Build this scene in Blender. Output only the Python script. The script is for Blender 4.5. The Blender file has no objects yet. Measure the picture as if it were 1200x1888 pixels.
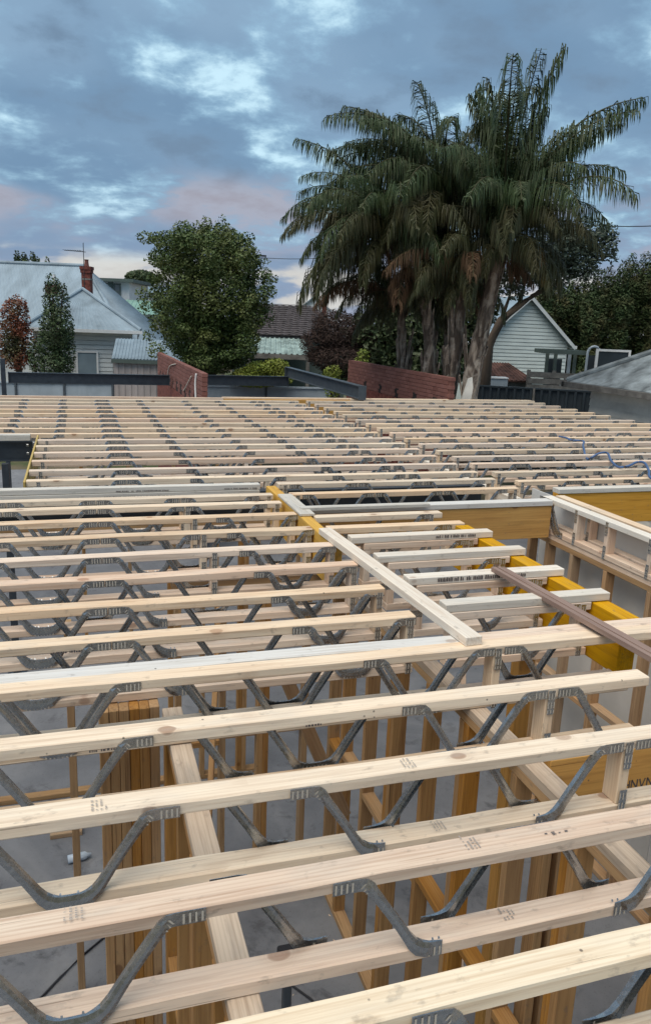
import bpy, bmesh, math, random
from mathutils import Vector, Matrix
R = math.radians
rnd = random.Random(7)
S = bpy.context.scene
C = S.collection
TZ = 3.02                       # height of the truss tops above the slab

# ---------------------------------------------------------------- camera
FPX, PITCH, ROLL, YAW, CAMH = 1450.0, 0.23694, 0.04042, -0.31043, 1.47712
def ray(x, y):
    u, v = x - 600.0, y - 944.0
    c, s = math.cos(ROLL), math.sin(ROLL)
    u, v = c*u + s*v, -s*u + c*v
    d = (u, FPX*math.cos(PITCH) - v*math.sin(PITCH), -FPX*math.sin(PITCH) - v*math.cos(PITCH))
    return Vector((d[0]*math.cos(YAW) - d[1]*math.sin(YAW), d[0]*math.sin(YAW) + d[1]*math.cos(YAW), d[2]))
CAM = Vector((0, 0, TZ + CAMH))
HEAD = Vector((-math.sin(YAW), math.cos(YAW), 0))
SIDE = Vector((math.cos(YAW), math.sin(YAW), 0))
def at(x, y, D):
    """place seen in direction x, y of the photograph at D metres ahead"""
    d = ray(x, y)
    return CAM + d*(D/d.dot(HEAD))
cd = bpy.data.cameras.new('camera'); cam = bpy.data.objects.new('camera', cd); C.objects.link(cam)
cd.sensor_fit = 'HORIZONTAL'; cd.sensor_width = 36; cd.lens = 36*FPX/1200
cd.clip_start = 0.05; cd.clip_end = 2000
fw = ray(600, 944).normalized(); rt = (ray(601, 944) - ray(600, 944)).normalized(); up = rt.cross(fw)
cam.matrix_world = Matrix(((rt.x, up.x, -fw.x, CAM.x), (rt.y, up.y, -fw.y, CAM.y), (rt.z, up.z, -fw.z, CAM.z), (0, 0, 0, 1)))
S.camera = cam

# ---------------------------------------------------------------- light
EXPO = 1.25
SUN_EL, SUN_AZ = R(65), R(236)          # soft light of the bright evening sky, high overhead
S.view_settings.view_transform = 'Standard'; S.view_settings.look = 'None'
S.view_settings.exposure = EXPO; S.view_settings.gamma = 1; S.view_settings.use_curve_mapping = False
sd = bpy.data.lights.new('sun', 'SUN'); sun = bpy.data.objects.new('sun', sd); C.objects.link(sun)
sd.energy = 1.5; sd.angle = R(60); sd.color = (1.0, 0.905, 0.775)
sv = Vector((math.sin(SUN_AZ)*math.cos(SUN_EL), math.cos(SUN_AZ)*math.cos(SUN_EL), math.sin(SUN_EL)))
sun.rotation_euler = (-sv).to_track_quat('-Z', 'Y').to_euler()
W = bpy.data.worlds.new('World'); S.world = W; W.use_nodes = True
nt = W.node_tree; nt.nodes.clear(); N = nt.nodes; Lk = nt.links
def nd(t, **kw):
    n = N.new(t)
    for k, v in kw.items(): setattr(n, k, v)
    return n
def mth(op, a, b=None, clamp=False):
    n = nd('ShaderNodeMath', operation=op, use_clamp=clamp)
    for i, v in enumerate((a, b)):
        if v is None: continue
        if isinstance(v, (int, float)): n.inputs[i].default_value = v
        else: Lk.new(v, n.inputs[i])
    return n.outputs[0]
def mixc(f, a, b, bt='MIX'):
    n = nd('ShaderNodeMix', data_type='RGBA', blend_type=bt)
    for i, v in ((0, f), (6, a), (7, b)):
        if isinstance(v, (int, float)): n.inputs[i].default_value = v
        elif isinstance(v, tuple): n.inputs[i].default_value = v + (1,)
        else: Lk.new(v, n.inputs[i])
    return n.outputs[2]
def ramp(f, lo, hi):
    n = nd('ShaderNodeMapRange', interpolation_type='SMOOTHSTEP')
    Lk.new(f, n.inputs[0]); n.inputs[1].default_value = lo; n.inputs[2].default_value = hi
    return n.outputs[0]
sky = nd('ShaderNodeTexSky', sky_type='NISHITA', sun_disc=False, sun_elevation=SUN_EL, sun_rotation=SUN_AZ)
sky.air_density = 1.2; sky.dust_density = 2.0
tc = nd('ShaderNodeTexCoord'); sep = nd('ShaderNodeSeparateXYZ'); Lk.new(tc.outputs['Generated'], sep.inputs[0])
zc = mth('MAXIMUM', sep.outputs[2], 0.0)
den = mth('ADD', zc, 0.26)
cb = nd('ShaderNodeCombineXYZ')
Lk.new(mth('DIVIDE', sep.outputs[0], den), cb.inputs[0]); Lk.new(mth('DIVIDE', sep.outputs[1], den), cb.inputs[1])
def noise(scale, detail, rough, off, dist=0.0):
    m = nd('ShaderNodeMapping'); m.inputs['Location'].default_value = off; Lk.new(cb.outputs[0], m.inputs[0])
    n = nd('ShaderNodeTexNoise'); n.inputs['Scale'].default_value = scale; n.inputs['Detail'].default_value = detail
    n.inputs['Roughness'].default_value = rough; n.inputs['Distortion'].default_value = dist
    Lk.new(m.outputs[0], n.inputs['Vector']); return n.outputs['Fac']
n1 = noise(3.0, 7, 0.55, (3.1, 7.7, 0), 0.1)
n2 = noise(8.0, 8, 0.62, (11.3, 2.2, 0), 0.2)
n3 = noise(1.3, 3, 0.5, (1.3, 5.2, 0))
dens = mth('ADD', mth('MULTIPLY', n1, 0.74), mth('MULTIPLY', n2, 0.26))
gap = ramp(dens, 0.515, 0.36)                         # thin places where the bright sky shows
blue = mixc(0.35, (0.21, 0.36, 0.47), mixc(1.0, sky.outputs[0], (0.055, 0.055, 0.055), 'MULTIPLY'))
gapcol = mixc(ramp(dens, 0.455, 0.36), blue, (0.31, 0.44, 0.51))
cloud = mixc(ramp(n3, 0.35, 0.65), (0.094, 0.158, 0.238), (0.138, 0.212, 0.296))
cloud = mixc(ramp(dens, 0.52, 0.66), cloud, (0.092, 0.142, 0.206))
base = mixc(gap, cloud, gapcol)
# evening colour of the cloud that lies low over the horizon
rose = mth('MULTIPLY', mth('MULTIPLY', ramp(sep.outputs[2], 0.185, 0.135), ramp(dens, 0.44, 0.54)), ramp(n3, 0.40, 0.55))
base = mixc(mth('MULTIPLY', rose, 0.42), base, (0.315, 0.245, 0.24))
low = ramp(sep.outputs[2], 0.15, 0.04)
base = mixc(mth('MULTIPLY', low, 0.6), base, (0.150, 0.190, 0.265))
lowl = mth('MULTIPLY', ramp(sep.outputs[2], 0.078, 0.055), ramp(n1, 0.58, 0.44))
base = mixc(mth('MULTIPLY', lowl, 0.65), base, (0.42, 0.385, 0.33))
bg = nd('ShaderNodeBackground'); Lk.new(base, bg.inputs[0]); bg.inputs[1].default_value = 0.82
wo = nd('ShaderNodeOutputWorld'); Lk.new(bg.outputs[0], wo.inputs[0])

# ---------------------------------------------------------------- materials
class MT:
    """small builder for node materials"""
    def __init__(s, name, rough=0.7, metal=0.0, spec=0.3):
        s.m = bpy.data.materials.new(name); s.m.use_nodes = True
        s.t = s.m.node_tree; s.b = s.t.nodes['Principled BSDF']
        s.b.inputs['Roughness'].default_value = rough; s.b.inputs['Metallic'].default_value = metal
        s.b.inputs['Specular IOR Level'].default_value = spec
        s.tc = s.t.nodes.new('ShaderNodeTexCoord')
    def n(s, t, **k):
        x = s.t.nodes.new(t)
        for a, b in k.items(): setattr(x, a, b)
        return x
    def l(s, a, b): s.t.links.new(a, b)
    def coord(s, scale=(1, 1, 1), rand=True, src='Object'):
        m = s.n('ShaderNodeMapping'); m.inputs['Scale'].default_value = scale
        s.l(s.tc.outputs[src], m.inputs[0])
        if not rand: return m.outputs[0]
        oi = s.n('ShaderNodeObjectInfo'); v = s.n('ShaderNodeVectorMath', operation='SCALE')
        v.inputs[0].default_value = (37.0, 53.0, 71.0); s.l(oi.outputs['Random'], v.inputs[3])
        a = s.n('ShaderNodeVectorMath', operation='ADD'); s.l(m.outputs[0], a.inputs[0]); s.l(v.outputs[0], a.inputs[1])
        return a.outputs[0]
    def noise(s, vec, scale, detail=4, rough=0.5, dist=0.0):
        x = s.n('ShaderNodeTexNoise'); x.inputs['Scale'].default_value = scale; x.inputs['Detail'].default_value = detail
        x.inputs['Roughness'].default_value = rough; x.inputs['Distortion'].default_value = dist
        s.l(vec, x.inputs['Vector']); return x.outputs['Fac']
    def map(s, f, lo, hi, a=0.0, b=1.0):
        x = s.n('ShaderNodeMapRange'); x.inputs[1].default_value = lo; x.inputs[2].default_value = hi
        x.inputs[3].default_value = a; x.inputs[4].default_value = b; s.l(f, x.inputs[0]); return x.outputs[0]
    def math(s, op, a, b):
        x = s.n('ShaderNodeMath', operation=op)
        for i, v in enumerate((a, b)):
            if isinstance(v, (int, float)): x.inputs[i].default_value = v
            else: s.l(v, x.inputs[i])
        return x.outputs[0]
    def mix(s, f, a, b, bt='MIX'):
        x = s.n('ShaderNodeMix', data_type='RGBA', blend_type=bt)
        for i, v in ((0, f), (6, a), (7, b)):
            if isinstance(v, (int, float)): x.inputs[i].default_value = v
            elif isinstance(v, tuple): x.inputs[i].default_value = v + (1,)
            else: s.l(v, x.inputs[i])
        return x.outputs[2]
    def rand(s):
        return s.n('ShaderNodeObjectInfo').outputs['Random']
    def color(s, c):
        if isinstance(c, tuple): s.b.inputs['Base Color'].default_value = c + (1,)
        else: s.l(c, s.b.inputs['Base Color'])
        return s
    def bump(s, h, strength=0.3, dist=0.01):
        x = s.n('ShaderNodeBump'); x.inputs['Strength'].default_value = strength; x.inputs['Distance'].default_value = dist
        s.l(h, x.inputs['Height']); s.l(x.outputs[0], s.b.inputs['Normal']); return s

def timber_mat(name, pale, mid, dark, knots=0.8, weather=0.32, grey=(0.42, 0.41, 0.38), rough=0.72):
    t = MT(name, rough, 0, 0.25)
    g = t.coord((1.6, 46, 46)); g2 = t.coord((0.8, 7, 7)); k = t.coord((6.5, 9.5, 9.5)); w = t.coord((2.5, 9, 9))
    warp = t.noise(g2, 1.6, 3, 0.5, 0.6)
    fine = t.noise(g, 1.4, 5, 0.62, 0.35)
    c = t.mix(t.map(warp, 0.32, 0.70), pale, mid)
    c = t.mix(t.math('MULTIPLY', t.map(fine, 0.47, 0.70), 0.85), c, dark)
    wv = t.n('ShaderNodeTexWave', wave_type='BANDS', bands_direction='Y'); wv.inputs['Scale'].default_value = 1.0
    wv.inputs['Distortion'].default_value = 5.0; wv.inputs['Detail'].default_value = 2.0; wv.inputs['Detail Scale'].default_value = 0.6
    t.l(t.coord((0.55, 21, 21)), wv.inputs['Vector'])
    c = t.mix(t.math('MULTIPLY', t.map(wv.outputs['Fac'], 0.55, 1.0), 0.30), c, dark)
    # board to board tone
    c = t.mix(t.map(t.rand(), 0, 1, 0.0, 0.32), c, mid)
    # knots
    vo = t.n('ShaderNodeTexVoronoi'); vo.inputs['Scale'].default_value = 1.0; vo.inputs['Randomness'].default_value = 1.0
    t.l(k, vo.inputs['Vector'])
    kd = vo.outputs['Distance']
    sc = t.n('ShaderNodeSeparateColor'); t.l(vo.outputs['Color'], sc.inputs[0])
    has = t.map(sc.outputs[0], 0.985-0.10*knots, 0.99-0.10*knots)
    ring = t.math('MULTIPLY', t.math('SINE', t.math('MULTIPLY', kd, 95.0), 0.0), t.map(kd, 0.48, 0.22))
    halo = t.math('MULTIPLY', t.map(kd, 0.50, 0.15), has); core = t.math('MULTIPLY', t.map(kd, 0.24, 0.19), has)
    halo = t.math('MULTIPLY', halo, t.map(ring, -1.0, 1.0, 0.55, 1.0))
    c = t.mix(t.math('MULTIPLY', halo, 0.45*knots*2), c, dark)
    c = t.mix(t.math('MULTIPLY', core, 0.35+0.5*knots), c, (dark[0]*0.62, dark[1]*0.48, dark[2]*0.42))
    # weathering and yard dirt
    wn = t.noise(w, 1.2, 6, 0.6, 0.3)
    c = t.mix(t.math('MULTIPLY', t.map(wn, 0.52, 0.74), weather), c, grey)
    st = t.noise(t.coord((9, 16, 16)), 1.5, 4, 0.6)
    c = t.mix(t.math('MULTIPLY', t.map(st, 0.61, 0.73), 0.42), c, (0.17, 0.14, 0.115))
    # splits along the grain, nail holes and mud specks
    ck = t.noise(t.coord((1.1, 75, 75)), 1.3, 2, 0.5)
    c = t.mix(t.math('MULTIPLY', t.map(ck, 0.70, 0.74), 0.55), c, (dark[0]*0.4, dark[1]*0.36, dark[2]*0.34))
    v2 = t.n('ShaderNodeTexVoronoi'); v2.inputs['Scale'].default_value = 15.0; t.l(t.coord((1, 1, 1)), v2.inputs['Vector'])
    s2 = t.n('ShaderNodeSeparateColor'); t.l(v2.outputs['Color'], s2.inputs[0])
    c = t.mix(t.math('MULTIPLY', t.math('MULTIPLY', t.map(v2.outputs['Distance'], 0.085, 0.05), t.map(s2.outputs[1], 0.90, 0.91)), 0.8), c, (0.08, 0.065, 0.055))
    hs = t.n('ShaderNodeHueSaturation'); t.l(c, hs.inputs['Color'])
    oi = t.n('ShaderNodeObjectInfo'); wn2 = t.n('ShaderNodeTexWhiteNoise', noise_dimensions='1D'); t.l(oi.outputs['Random'], wn2.inputs['W'])
    t.l(t.map(oi.outputs['Random'], 0, 1, 0.86, 1.06), hs.inputs['Value']); t.l(t.map(wn2.outputs['Value'], 0, 1, 0.78, 1.12), hs.inputs['Saturation'])
    t.l(t.map(wn2.outputs['Value'], 0, 1, 0.502, 0.493), hs.inputs['Hue'])
    t.color(hs.outputs['Color']).bump(fine, 0.3, 0.004)
    return t.m
M = {}
M['pine'] = timber_mat('pale pine', (0.84, 0.70, 0.515), (0.76, 0.58, 0.395), (0.53, 0.355, 0.215))
M['pine_pink'] = timber_mat('pink pine', (0.82, 0.675, 0.525), (0.74, 0.555, 0.41), (0.52, 0.35, 0.24), 0.5, 0.35)
M['pine_white'] = timber_mat('bleached pine', (0.76, 0.74, 0.70), (0.69, 0.66, 0.61), (0.53, 0.48, 0.42), 0.4, 0.5, (0.56, 0.60, 0.64))
M['pine_pale'] = timber_mat('pale dry pine', (0.81, 0.755, 0.66), (0.74, 0.66, 0.55), (0.58, 0.47, 0.36), 0.45, 0.3, (0.60, 0.60, 0.58))
M['pine_dull'] = timber_mat('dull plate pine', (0.58, 0.455, 0.33), (0.49, 0.365, 0.25), (0.30, 0.20, 0.13), 0.6, 0.6, (0.26, 0.22, 0.19))
M['pine_grey'] = timber_mat('weathered grey pine', (0.68, 0.645, 0.575), (0.60, 0.56, 0.49), (0.40, 0.36, 0.30), 0.3, 0.6, (0.42, 0.43, 0.42))
M['pine_knotty'] = timber_mat('knotty pine', (0.82, 0.72, 0.55), (0.74, 0.61, 0.43), (0.50, 0.345, 0.20), 1.1, 0.3, (0.55, 0.48, 0.38))
M['stud'] = timber_mat('treated stud pine', (0.52, 0.295, 0.10), (0.42, 0.22, 0.065), (0.24, 0.115, 0.035), 0.6, 0.12, (0.33, 0.24, 0.15))
M['stud_brown'] = timber_mat('brown stud pine', (0.52, 0.36, 0.21), (0.44, 0.285, 0.155), (0.28, 0.165, 0.085), 0.6, 0.15, (0.3, 0.24, 0.18))
M['lvl'] = timber_mat('golden laminated veneer', (0.68, 0.375, 0.075), (0.58, 0.295, 0.05), (0.38, 0.18, 0.03), 0.6, 0.22, (0.42, 0.24, 0.04), 0.6)
M['lvl_yellow'] = timber_mat('bright yellow laminated veneer', (0.76, 0.45, 0.055), (0.66, 0.365, 0.04), (0.43, 0.225, 0.03), 0.35, 0.4, (0.50, 0.36, 0.12), 0.65)
t = MT('galvanised web', 0.3, 0.88, 0.5)
g = t.coord((1, 1, 1)); sp = t.noise(g, 70, 3, 0.6); st = t.noise(g, 9, 4, 0.6)
c = t.mix(t.map(sp, 0.30, 0.70), (0.33, 0.35, 0.365), (0.47, 0.49, 0.51))
c = t.mix(t.math('MULTIPLY', t.map(st, 0.5, 0.72), 0.35), c, (0.16, 0.165, 0.17))
t.color(c); t.l(t.map(sp, 0.3, 0.7, 0.18, 0.34), t.b.inputs['Roughness']); M['galv'] = t.m
M['slot'] = MT('nail slot', 0.8).color((0.50, 0.45, 0.38)).m
M['ink'] = MT('stamp ink', 0.85).color((0.10, 0.085, 0.085)).m
M['ink_faint'] = MT('faint stamp ink', 0.85).color((0.34, 0.30, 0.27)).m
t = MT('navy steel', 0.42, 0.0, 0.5); s_ = t.noise(t.coord((3, 3, 3)), 3, 5, 0.6)
t.color(t.mix(t.map(s_, 0.35, 0.7), (0.022, 0.030, 0.042), (0.04, 0.052, 0.066))); M['steel'] = t.m
t = MT('slate steel', 0.45, 0.0, 0.5); s_ = t.noise(t.coord((3, 3, 3)), 3, 5, 0.6)
t.color(t.mix(t.map(s_, 0.35, 0.7), (0.05, 0.065, 0.08), (0.075, 0.09, 0.105))); M['steel2'] = t.m
t = MT('concrete slab', 0.75); a = t.noise(t.coord((1, 1, 1), False), 1.3, 7, 0.62, 0.3); b = t.noise(t.coord((1, 1, 1), False), 14, 5, 0.7)
d_ = t.noise(t.coord((1, 1, 1), False), 2.6, 6, 0.7, 0.4)
c = t.mix(t.map(a, 0.3, 0.7), (0.135, 0.141, 0.156), (0.215, 0.222, 0.238)); c = t.mix(t.math('MULTIPLY', t.map(b, 0.5, 0.75), 0.35), c, (0.12, 0.12, 0.13))
c = t.mix(t.math('MULTIPLY', t.map(d_, 0.56, 0.66), 0.6), c, (0.06, 0.06, 0.066)); q_ = t.noise(t.coord((1, 1, 1), False), 55, 3, 0.6); c = t.mix(t.math('MULTIPLY', t.map(q_, 0.62, 0.70), 0.5), c, (0.05, 0.05, 0.055)); u_ = t.noise(t.coord((1, 1, 1), False), 0.7, 4, 0.6, 1.2); c = t.mix(t.math('MULTIPLY', t.map(u_, 0.5, 0.62), 0.35), c, (0.30, 0.30, 0.305)); t.color(c).bump(b, 0.2, 0.006); M['slab'] = t.m
t = MT('earth and grass', 0.95); a = t.noise(t.coord((1, 1, 1), False), 0.5, 8, 0.65)
t.color(t.mix(t.map(a, 0.4, 0.62), (0.06, 0.075, 0.03), (0.15, 0.115, 0.08))); M['ground'] = t.m
t = MT('fibre cement sheet', 0.8); a = t.noise(t.coord((1, 1, 1)), 2.5, 5, 0.6)
t.color(t.mix(t.map(a, 0.3, 0.7), (0.54, 0.535, 0.515), (0.64, 0.635, 0.615))); M['sheet'] = t.m
t = MT('red brick', 0.85); a = t.noise(t.coord((1, 1, 1)), 7, 5, 0.7); r_ = t.rand()
c = t.mix(r_, (0.165, 0.068, 0.055), (0.225, 0.10, 0.083)); c = t.mix(t.math('MULTIPLY', t.map(a, 0.45, 0.7), 0.5), c, (0.20, 0.10, 0.085)); t.color(c).bump(a, 0.3, 0.01); M['brick'] = t.m
M['mortar'] = MT('red mortar', 0.9).color((0.17, 0.075, 0.06)).m
M['dark'] = MT('painted recess shade', 0.9).color((0.025, 0.02, 0.02)).m  # shade inside the joist pockets, put into the colour
t = MT('brown stained bar', 0.55); a = t.noise(t.coord((1.5, 20, 20)), 2, 5, 0.6)
t.color(t.mix(t.map(a, 0.3, 0.7), (0.22, 0.145, 0.115), (0.32, 0.225, 0.185))); M['bar'] = t.m
M['hose'] = MT('blue hose', 0.4, 0, 0.5).color((0.07, 0.13, 0.27)).m
M['rim'] = timber_mat('pale yellow rim board', (0.62, 0.50, 0.22), (0.55, 0.42, 0.16), (0.40, 0.28, 0.09), 0.3, 0.3)
def paint(name, col, var=0.12, rough=0.6, scale=1.5, metal=0.0, streak=(1, 1, 1)):
    t = MT(name, rough, metal); a = t.noise(t.coord(streak), scale, 6, 0.62, 0.2)
    dk = tuple(v*(1 - var*2.2) for v in col); lt = tuple(min(1, v*(1 + var)) for v in col)
    t.color(t.mix(t.map(a, 0.33, 0.68), dk, lt)); return t.m
M['white'] = paint('white paint', (0.72, 0.73, 0.73), 0.06)
M['boards_white'] = paint('white weatherboard', (0.60, 0.63, 0.63), 0.07)
M['boards_mint'] = paint('pale green weatherboard', (0.60, 0.67, 0.65), 0.06)
M['boards_cream'] = paint('cream weatherboard', (0.72, 0.70, 0.64), 0.1)
M['roof_blue'] = paint('pale blue metal roof', (0.25, 0.325, 0.385), 0.12, 0.5, 0.8, 0.0, (2, 0.4, 1))
M['roof_grey'] = paint('grey blue metal roof', (0.23, 0.30, 0.355), 0.16, 0.5, 1.2)
M['roof_old'] = paint('stained cement roof', (0.25, 0.285, 0.30), 0.3, 0.85, 2.2)
M['roof_green'] = paint('green metal roof', (0.20, 0.34, 0.29), 0.1)
M['roof_tile'] = paint('dark roof tile', (0.105, 0.092, 0.095), 0.25, 0.85, 6)
M['roof_mint'] = paint('mossy verandah roof', (0.26, 0.34, 0.32), 0.25, 0.7, 2.5)
M['rust'] = paint('rusty roof iron', (0.13, 0.065, 0.05), 0.35, 0.85, 3)
M['fence_dark'] = paint('dark steel fence', (0.040, 0.052, 0.062), 0.12, 0.5)
M['fence_pale'] = paint('pale steel fence', (0.34, 0.40, 0.45), 0.08, 0.5)
M['pinkwall'] = paint('pinkish ribbed steel', (0.40, 0.36, 0.35), 0.08, 0.6)
M['greywood'] = paint('grey old timber', (0.20, 0.19, 0.175), 0.2, 0.9, 4)
M['trim_green'] = paint('dark green trim', (0.09, 0.12, 0.11), 0.1)
M['glass'] = MT('window glass', 0.08, 0, 0.6).color((0.10, 0.125, 0.14)).m
M['blind'] = paint('blue grey blind', (0.20, 0.26, 0.30), 0.1)
M['wire'] = MT('wire', 0.6).color((0.03, 0.03, 0.035)).m
M['chimbrick'] = paint('chimney brick', (0.20, 0.065, 0.05), 0.3, 0.9, 9)
def leaf_mat(name, a, b, c, rough=0.55):
    t = MT(name, rough, 0, 0.35)
    ge = t.n('ShaderNodeNewGeometry'); r = ge.outputs['Random Per Island']
    col = t.mix(r, a, b)
    col = t.mix(t.map(t.noise(t.coord((1, 1, 1)), 1.3, 3, 0.5), 0.45, 0.65), col, c)
    t.color(col)
    t.b.inputs['Transmission Weight'].default_value = 0.0
    return t.m
M['leaf_tree'] = leaf_mat('broad leaf', (0.042, 0.076, 0.019), (0.085, 0.125, 0.033), (0.100, 0.122, 0.034))
M['leaf_dark'] = leaf_mat('dark leaf', (0.036, 0.060, 0.024), (0.066, 0.095, 0.036), (0.052, 0.07, 0.03))
M['leaf_gum'] = leaf_mat('blue green leaf', (0.045, 0.065, 0.045), (0.075, 0.10, 0.07), (0.05, 0.07, 0.05))
M['leaf_pear'] = leaf_mat('pear leaf', (0.032, 0.06, 0.022), (0.06, 0.095, 0.035), (0.05, 0.07, 0.03))
M['leaf_red'] = leaf_mat('autumn leaf', (0.15, 0.035, 0.02), (0.22, 0.075, 0.03), (0.07, 0.07, 0.03))
M['leaf_lime'] = leaf_mat('lime hedge leaf', (0.15, 0.20, 0.025), (0.23, 0.28, 0.045), (0.17, 0.19, 0.03))
M['leaf_brown'] = leaf_mat('bare brown twig', (0.05, 0.032, 0.026), (0.085, 0.055, 0.045), (0.055, 0.035, 0.03), 0.8)
M['leaf_cyp'] = leaf_mat('cypress leaf', (0.026, 0.052, 0.018), (0.062, 0.095, 0.032), (0.072, 0.07, 0.026), 0.7)
M['frond'] = leaf_mat('palm leaflet', (0.022, 0.047, 0.016), (0.050, 0.078, 0.027), (0.050, 0.064, 0.023))
M['frond_olive'] = leaf_mat('olive palm leaflet', (0.036, 0.046, 0.018), (0.068, 0.072, 0.029), (0.060, 0.056, 0.022))
M['frond_dead'] = leaf_mat('dead palm leaflet', (0.10, 0.058, 0.035), (0.16, 0.095, 0.05), (0.11, 0.07, 0.04), 0.85)
M['frond_gold'] = leaf_mat('yellowed palm leaflet', (0.16, 0.105, 0.02), (0.22, 0.15, 0.03), (0.13, 0.09, 0.03))
t = MT('rachis', 0.6); t.color((0.06, 0.058, 0.026)); M['rachis'] = t.m
t = MT('palm bark', 0.9); a = t.noise(t.coord((7, 7, 1.2)), 1.5, 6, 0.65, 0.5); b = t.noise(t.coord((2, 2, 2)), 2.2, 4, 0.6, 0.6)
c = t.mix(t.map(a, 0.35, 0.65), (0.07, 0.05, 0.04), (0.42, 0.34, 0.27)); c = t.mix(t.map(b, 0.48, 0.62), c, (0.42, 0.355, 0.29)); e = t.noise(t.coord((3, 3, 1.1)), 1.3, 3, 0.5, 0.8); c = t.mix(t.math('MULTIPLY', t.map(e, 0.50, 0.60), 0.85), c, (0.075, 0.055, 0.042)); t.color(c).bump(a, 0.8, 0.06); M['palmbark'] = t.m
t = MT('bark', 0.9); a = t.noise(t.coord((6, 6, 1.5)), 2, 5, 0.6); t.color(t.mix(a, (0.05, 0.038, 0.03), (0.13, 0.10, 0.075))); M['bark'] = t.m

# ---------------------------------------------------------------- builders
def tag(o, label=None, cat=None, group=None, kind=None):
    if label: o['label'] = label
    if cat: o['category'] = cat
    if group: o['group'] = group
    if kind or cat: o['kind'] = kind or 'thing'
    return o
def empty(name, loc, rz=0, **k):
    o = bpy.data.objects.new(name, None); C.objects.link(o); o.empty_display_size = 0.1
    o.location = loc; o.rotation_euler = (0, 0, rz)
    return tag(o, **k)
def link(name, me, mat, loc=(0, 0, 0), rot=(0, 0, 0), parent=None, **k):
    o = bpy.data.objects.new(name, me); C.objects.link(o)
    if parent: o.parent = parent
    o.location = loc; o.rotation_euler = rot
    if mat is not None and not me.materials:
        for m in (mat if isinstance(mat, (list, tuple)) else [mat]): me.materials.append(m)
    elif mat is not None:
        m0 = mat[0] if isinstance(mat, (list, tuple)) else mat
        if me.materials[0] != m0:
            o.material_slots[0].link = 'OBJECT'; o.material_slots[0].material = m0
    return tag(o, **k)
_cache = {}
def boxmesh(L, w, h, ch=0.003, mid=0):
    key = (round(L, 3), round(w, 3), round(h, 3), ch)
    if key in _cache: return _cache[key]
    bm = bmesh.new(); bmesh.ops.create_cube(bm, size=1)
    for v in bm.verts: v.co = Vector(((v.co.x + .5)*L, (v.co.y + .5)*w, (v.co.z + .5)*h))
    if ch: bmesh.ops.bevel(bm, geom=list(bm.edges), offset=min(ch, w*.3, h*.3, L*.3), segments=1, affect='EDGES')
    me = bpy.data.meshes.new('piece'); bm.to_mesh(me); bm.free()
    _cache[key] = me
    return me
def bowed(L, w, h, rg):
    """sawn length that is not dead straight: slight bow, twist and worn arrises"""
    n = max(6, int(L/.22)); ch = .004; m = MB(); a = [rg.uniform(-.004, .004) for _ in range(3)]; ph = [rg.uniform(0, 6) for _ in range(3)]
    ring = []
    for i in range(n+1):
        x = L*i/n; dy = sum(a[k]*math.sin(ph[k]+x*(k+1)*.9) for k in range(3)); dz = .5*sum(a[k]*math.sin(ph[2-k]+x*(k+1)*1.1) for k in range(3)); tw = .004*math.sin(ph[1]+x*1.3)
        c1, c2, c3, c4 = (ch*rg.uniform(.5, 1.8) for _ in range(4)); e = .0012
        pts = [(c1, 0), (w-c2, 0), (w, c2), (w, h-c3), (w-c3, h), (c4, h), (0, h-c4), (0, c1)]
        ring.append(len(m.v)); m.v += [(x, y+dy+tw*z/h+rg.uniform(-e, e)*.4, z+dz*(1 if h < .1 else .3)+rg.uniform(-e, e)*.3) for y, z in pts]
    for i in range(n):
        for k in range(8): m.f.append((ring[i]+k, ring[i]+(k+1) % 8, ring[i+1]+(k+1) % 8, ring[i+1]+k)); m.mi.append(0)
    m.f.append(tuple(ring[0]+k for k in reversed(range(8)))); m.f.append(tuple(ring[n]+k for k in range(8))); m.mi += [0, 0]
    me = bpy.data.meshes.new('sawn_length'); me.from_pydata(m.v, [], [f[::-1] for f in m.f]); me.update()
    bm = bmesh.new(); bm.from_mesh(me); bmesh.ops.recalc_face_normals(bm, faces=bm.faces); bm.to_mesh(me); bm.free()
    return me
def member(name, x0, x1, y0, y1, z0, z1, mat, parent=None, axis='x', ch=0.003, off=None, **k):
    """box between the given limits; its own x runs along the named axis so that the grain does too"""
    b = Vector(parent.location) if parent else Vector((0, 0, 0))
    if axis == 'x':
        return link(name, boxmesh(x1-x0, y1-y0, z1-z0, ch), M[mat], Vector((x0, y0, z0))-b, (0, 0, 0), parent, **k)
    if axis == 'y':
        return link(name, boxmesh(y1-y0, x1-x0, z1-z0, ch), M[mat], Vector((x1, y0, z0))-b, (0, 0, R(90)), parent, **k)
    return link(name, boxmesh(z1-z0, y1-y0, x1-x0, ch), M[mat], Vector((x1, y0, z0))-b, (0, R(-90), 0), parent, **k)
def rawmesh(name, vs, fs, mat, parent=None, loc=(0, 0, 0), rot=(0, 0, 0), mi=None, smooth=False, **k):
    me = bpy.data.meshes.new(name); me.from_pydata([tuple(v) for v in vs], [], fs); me.update()
    o = link(name, me, [M[m] for m in mat] if isinstance(mat, (list, tuple)) else M[mat], loc, rot, parent, **k)
    if mi: me.polygons.foreach_set('material_index', mi)
    if smooth: me.polygons.foreach_set('use_smooth', [True]*len(me.polygons))
    return o
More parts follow.
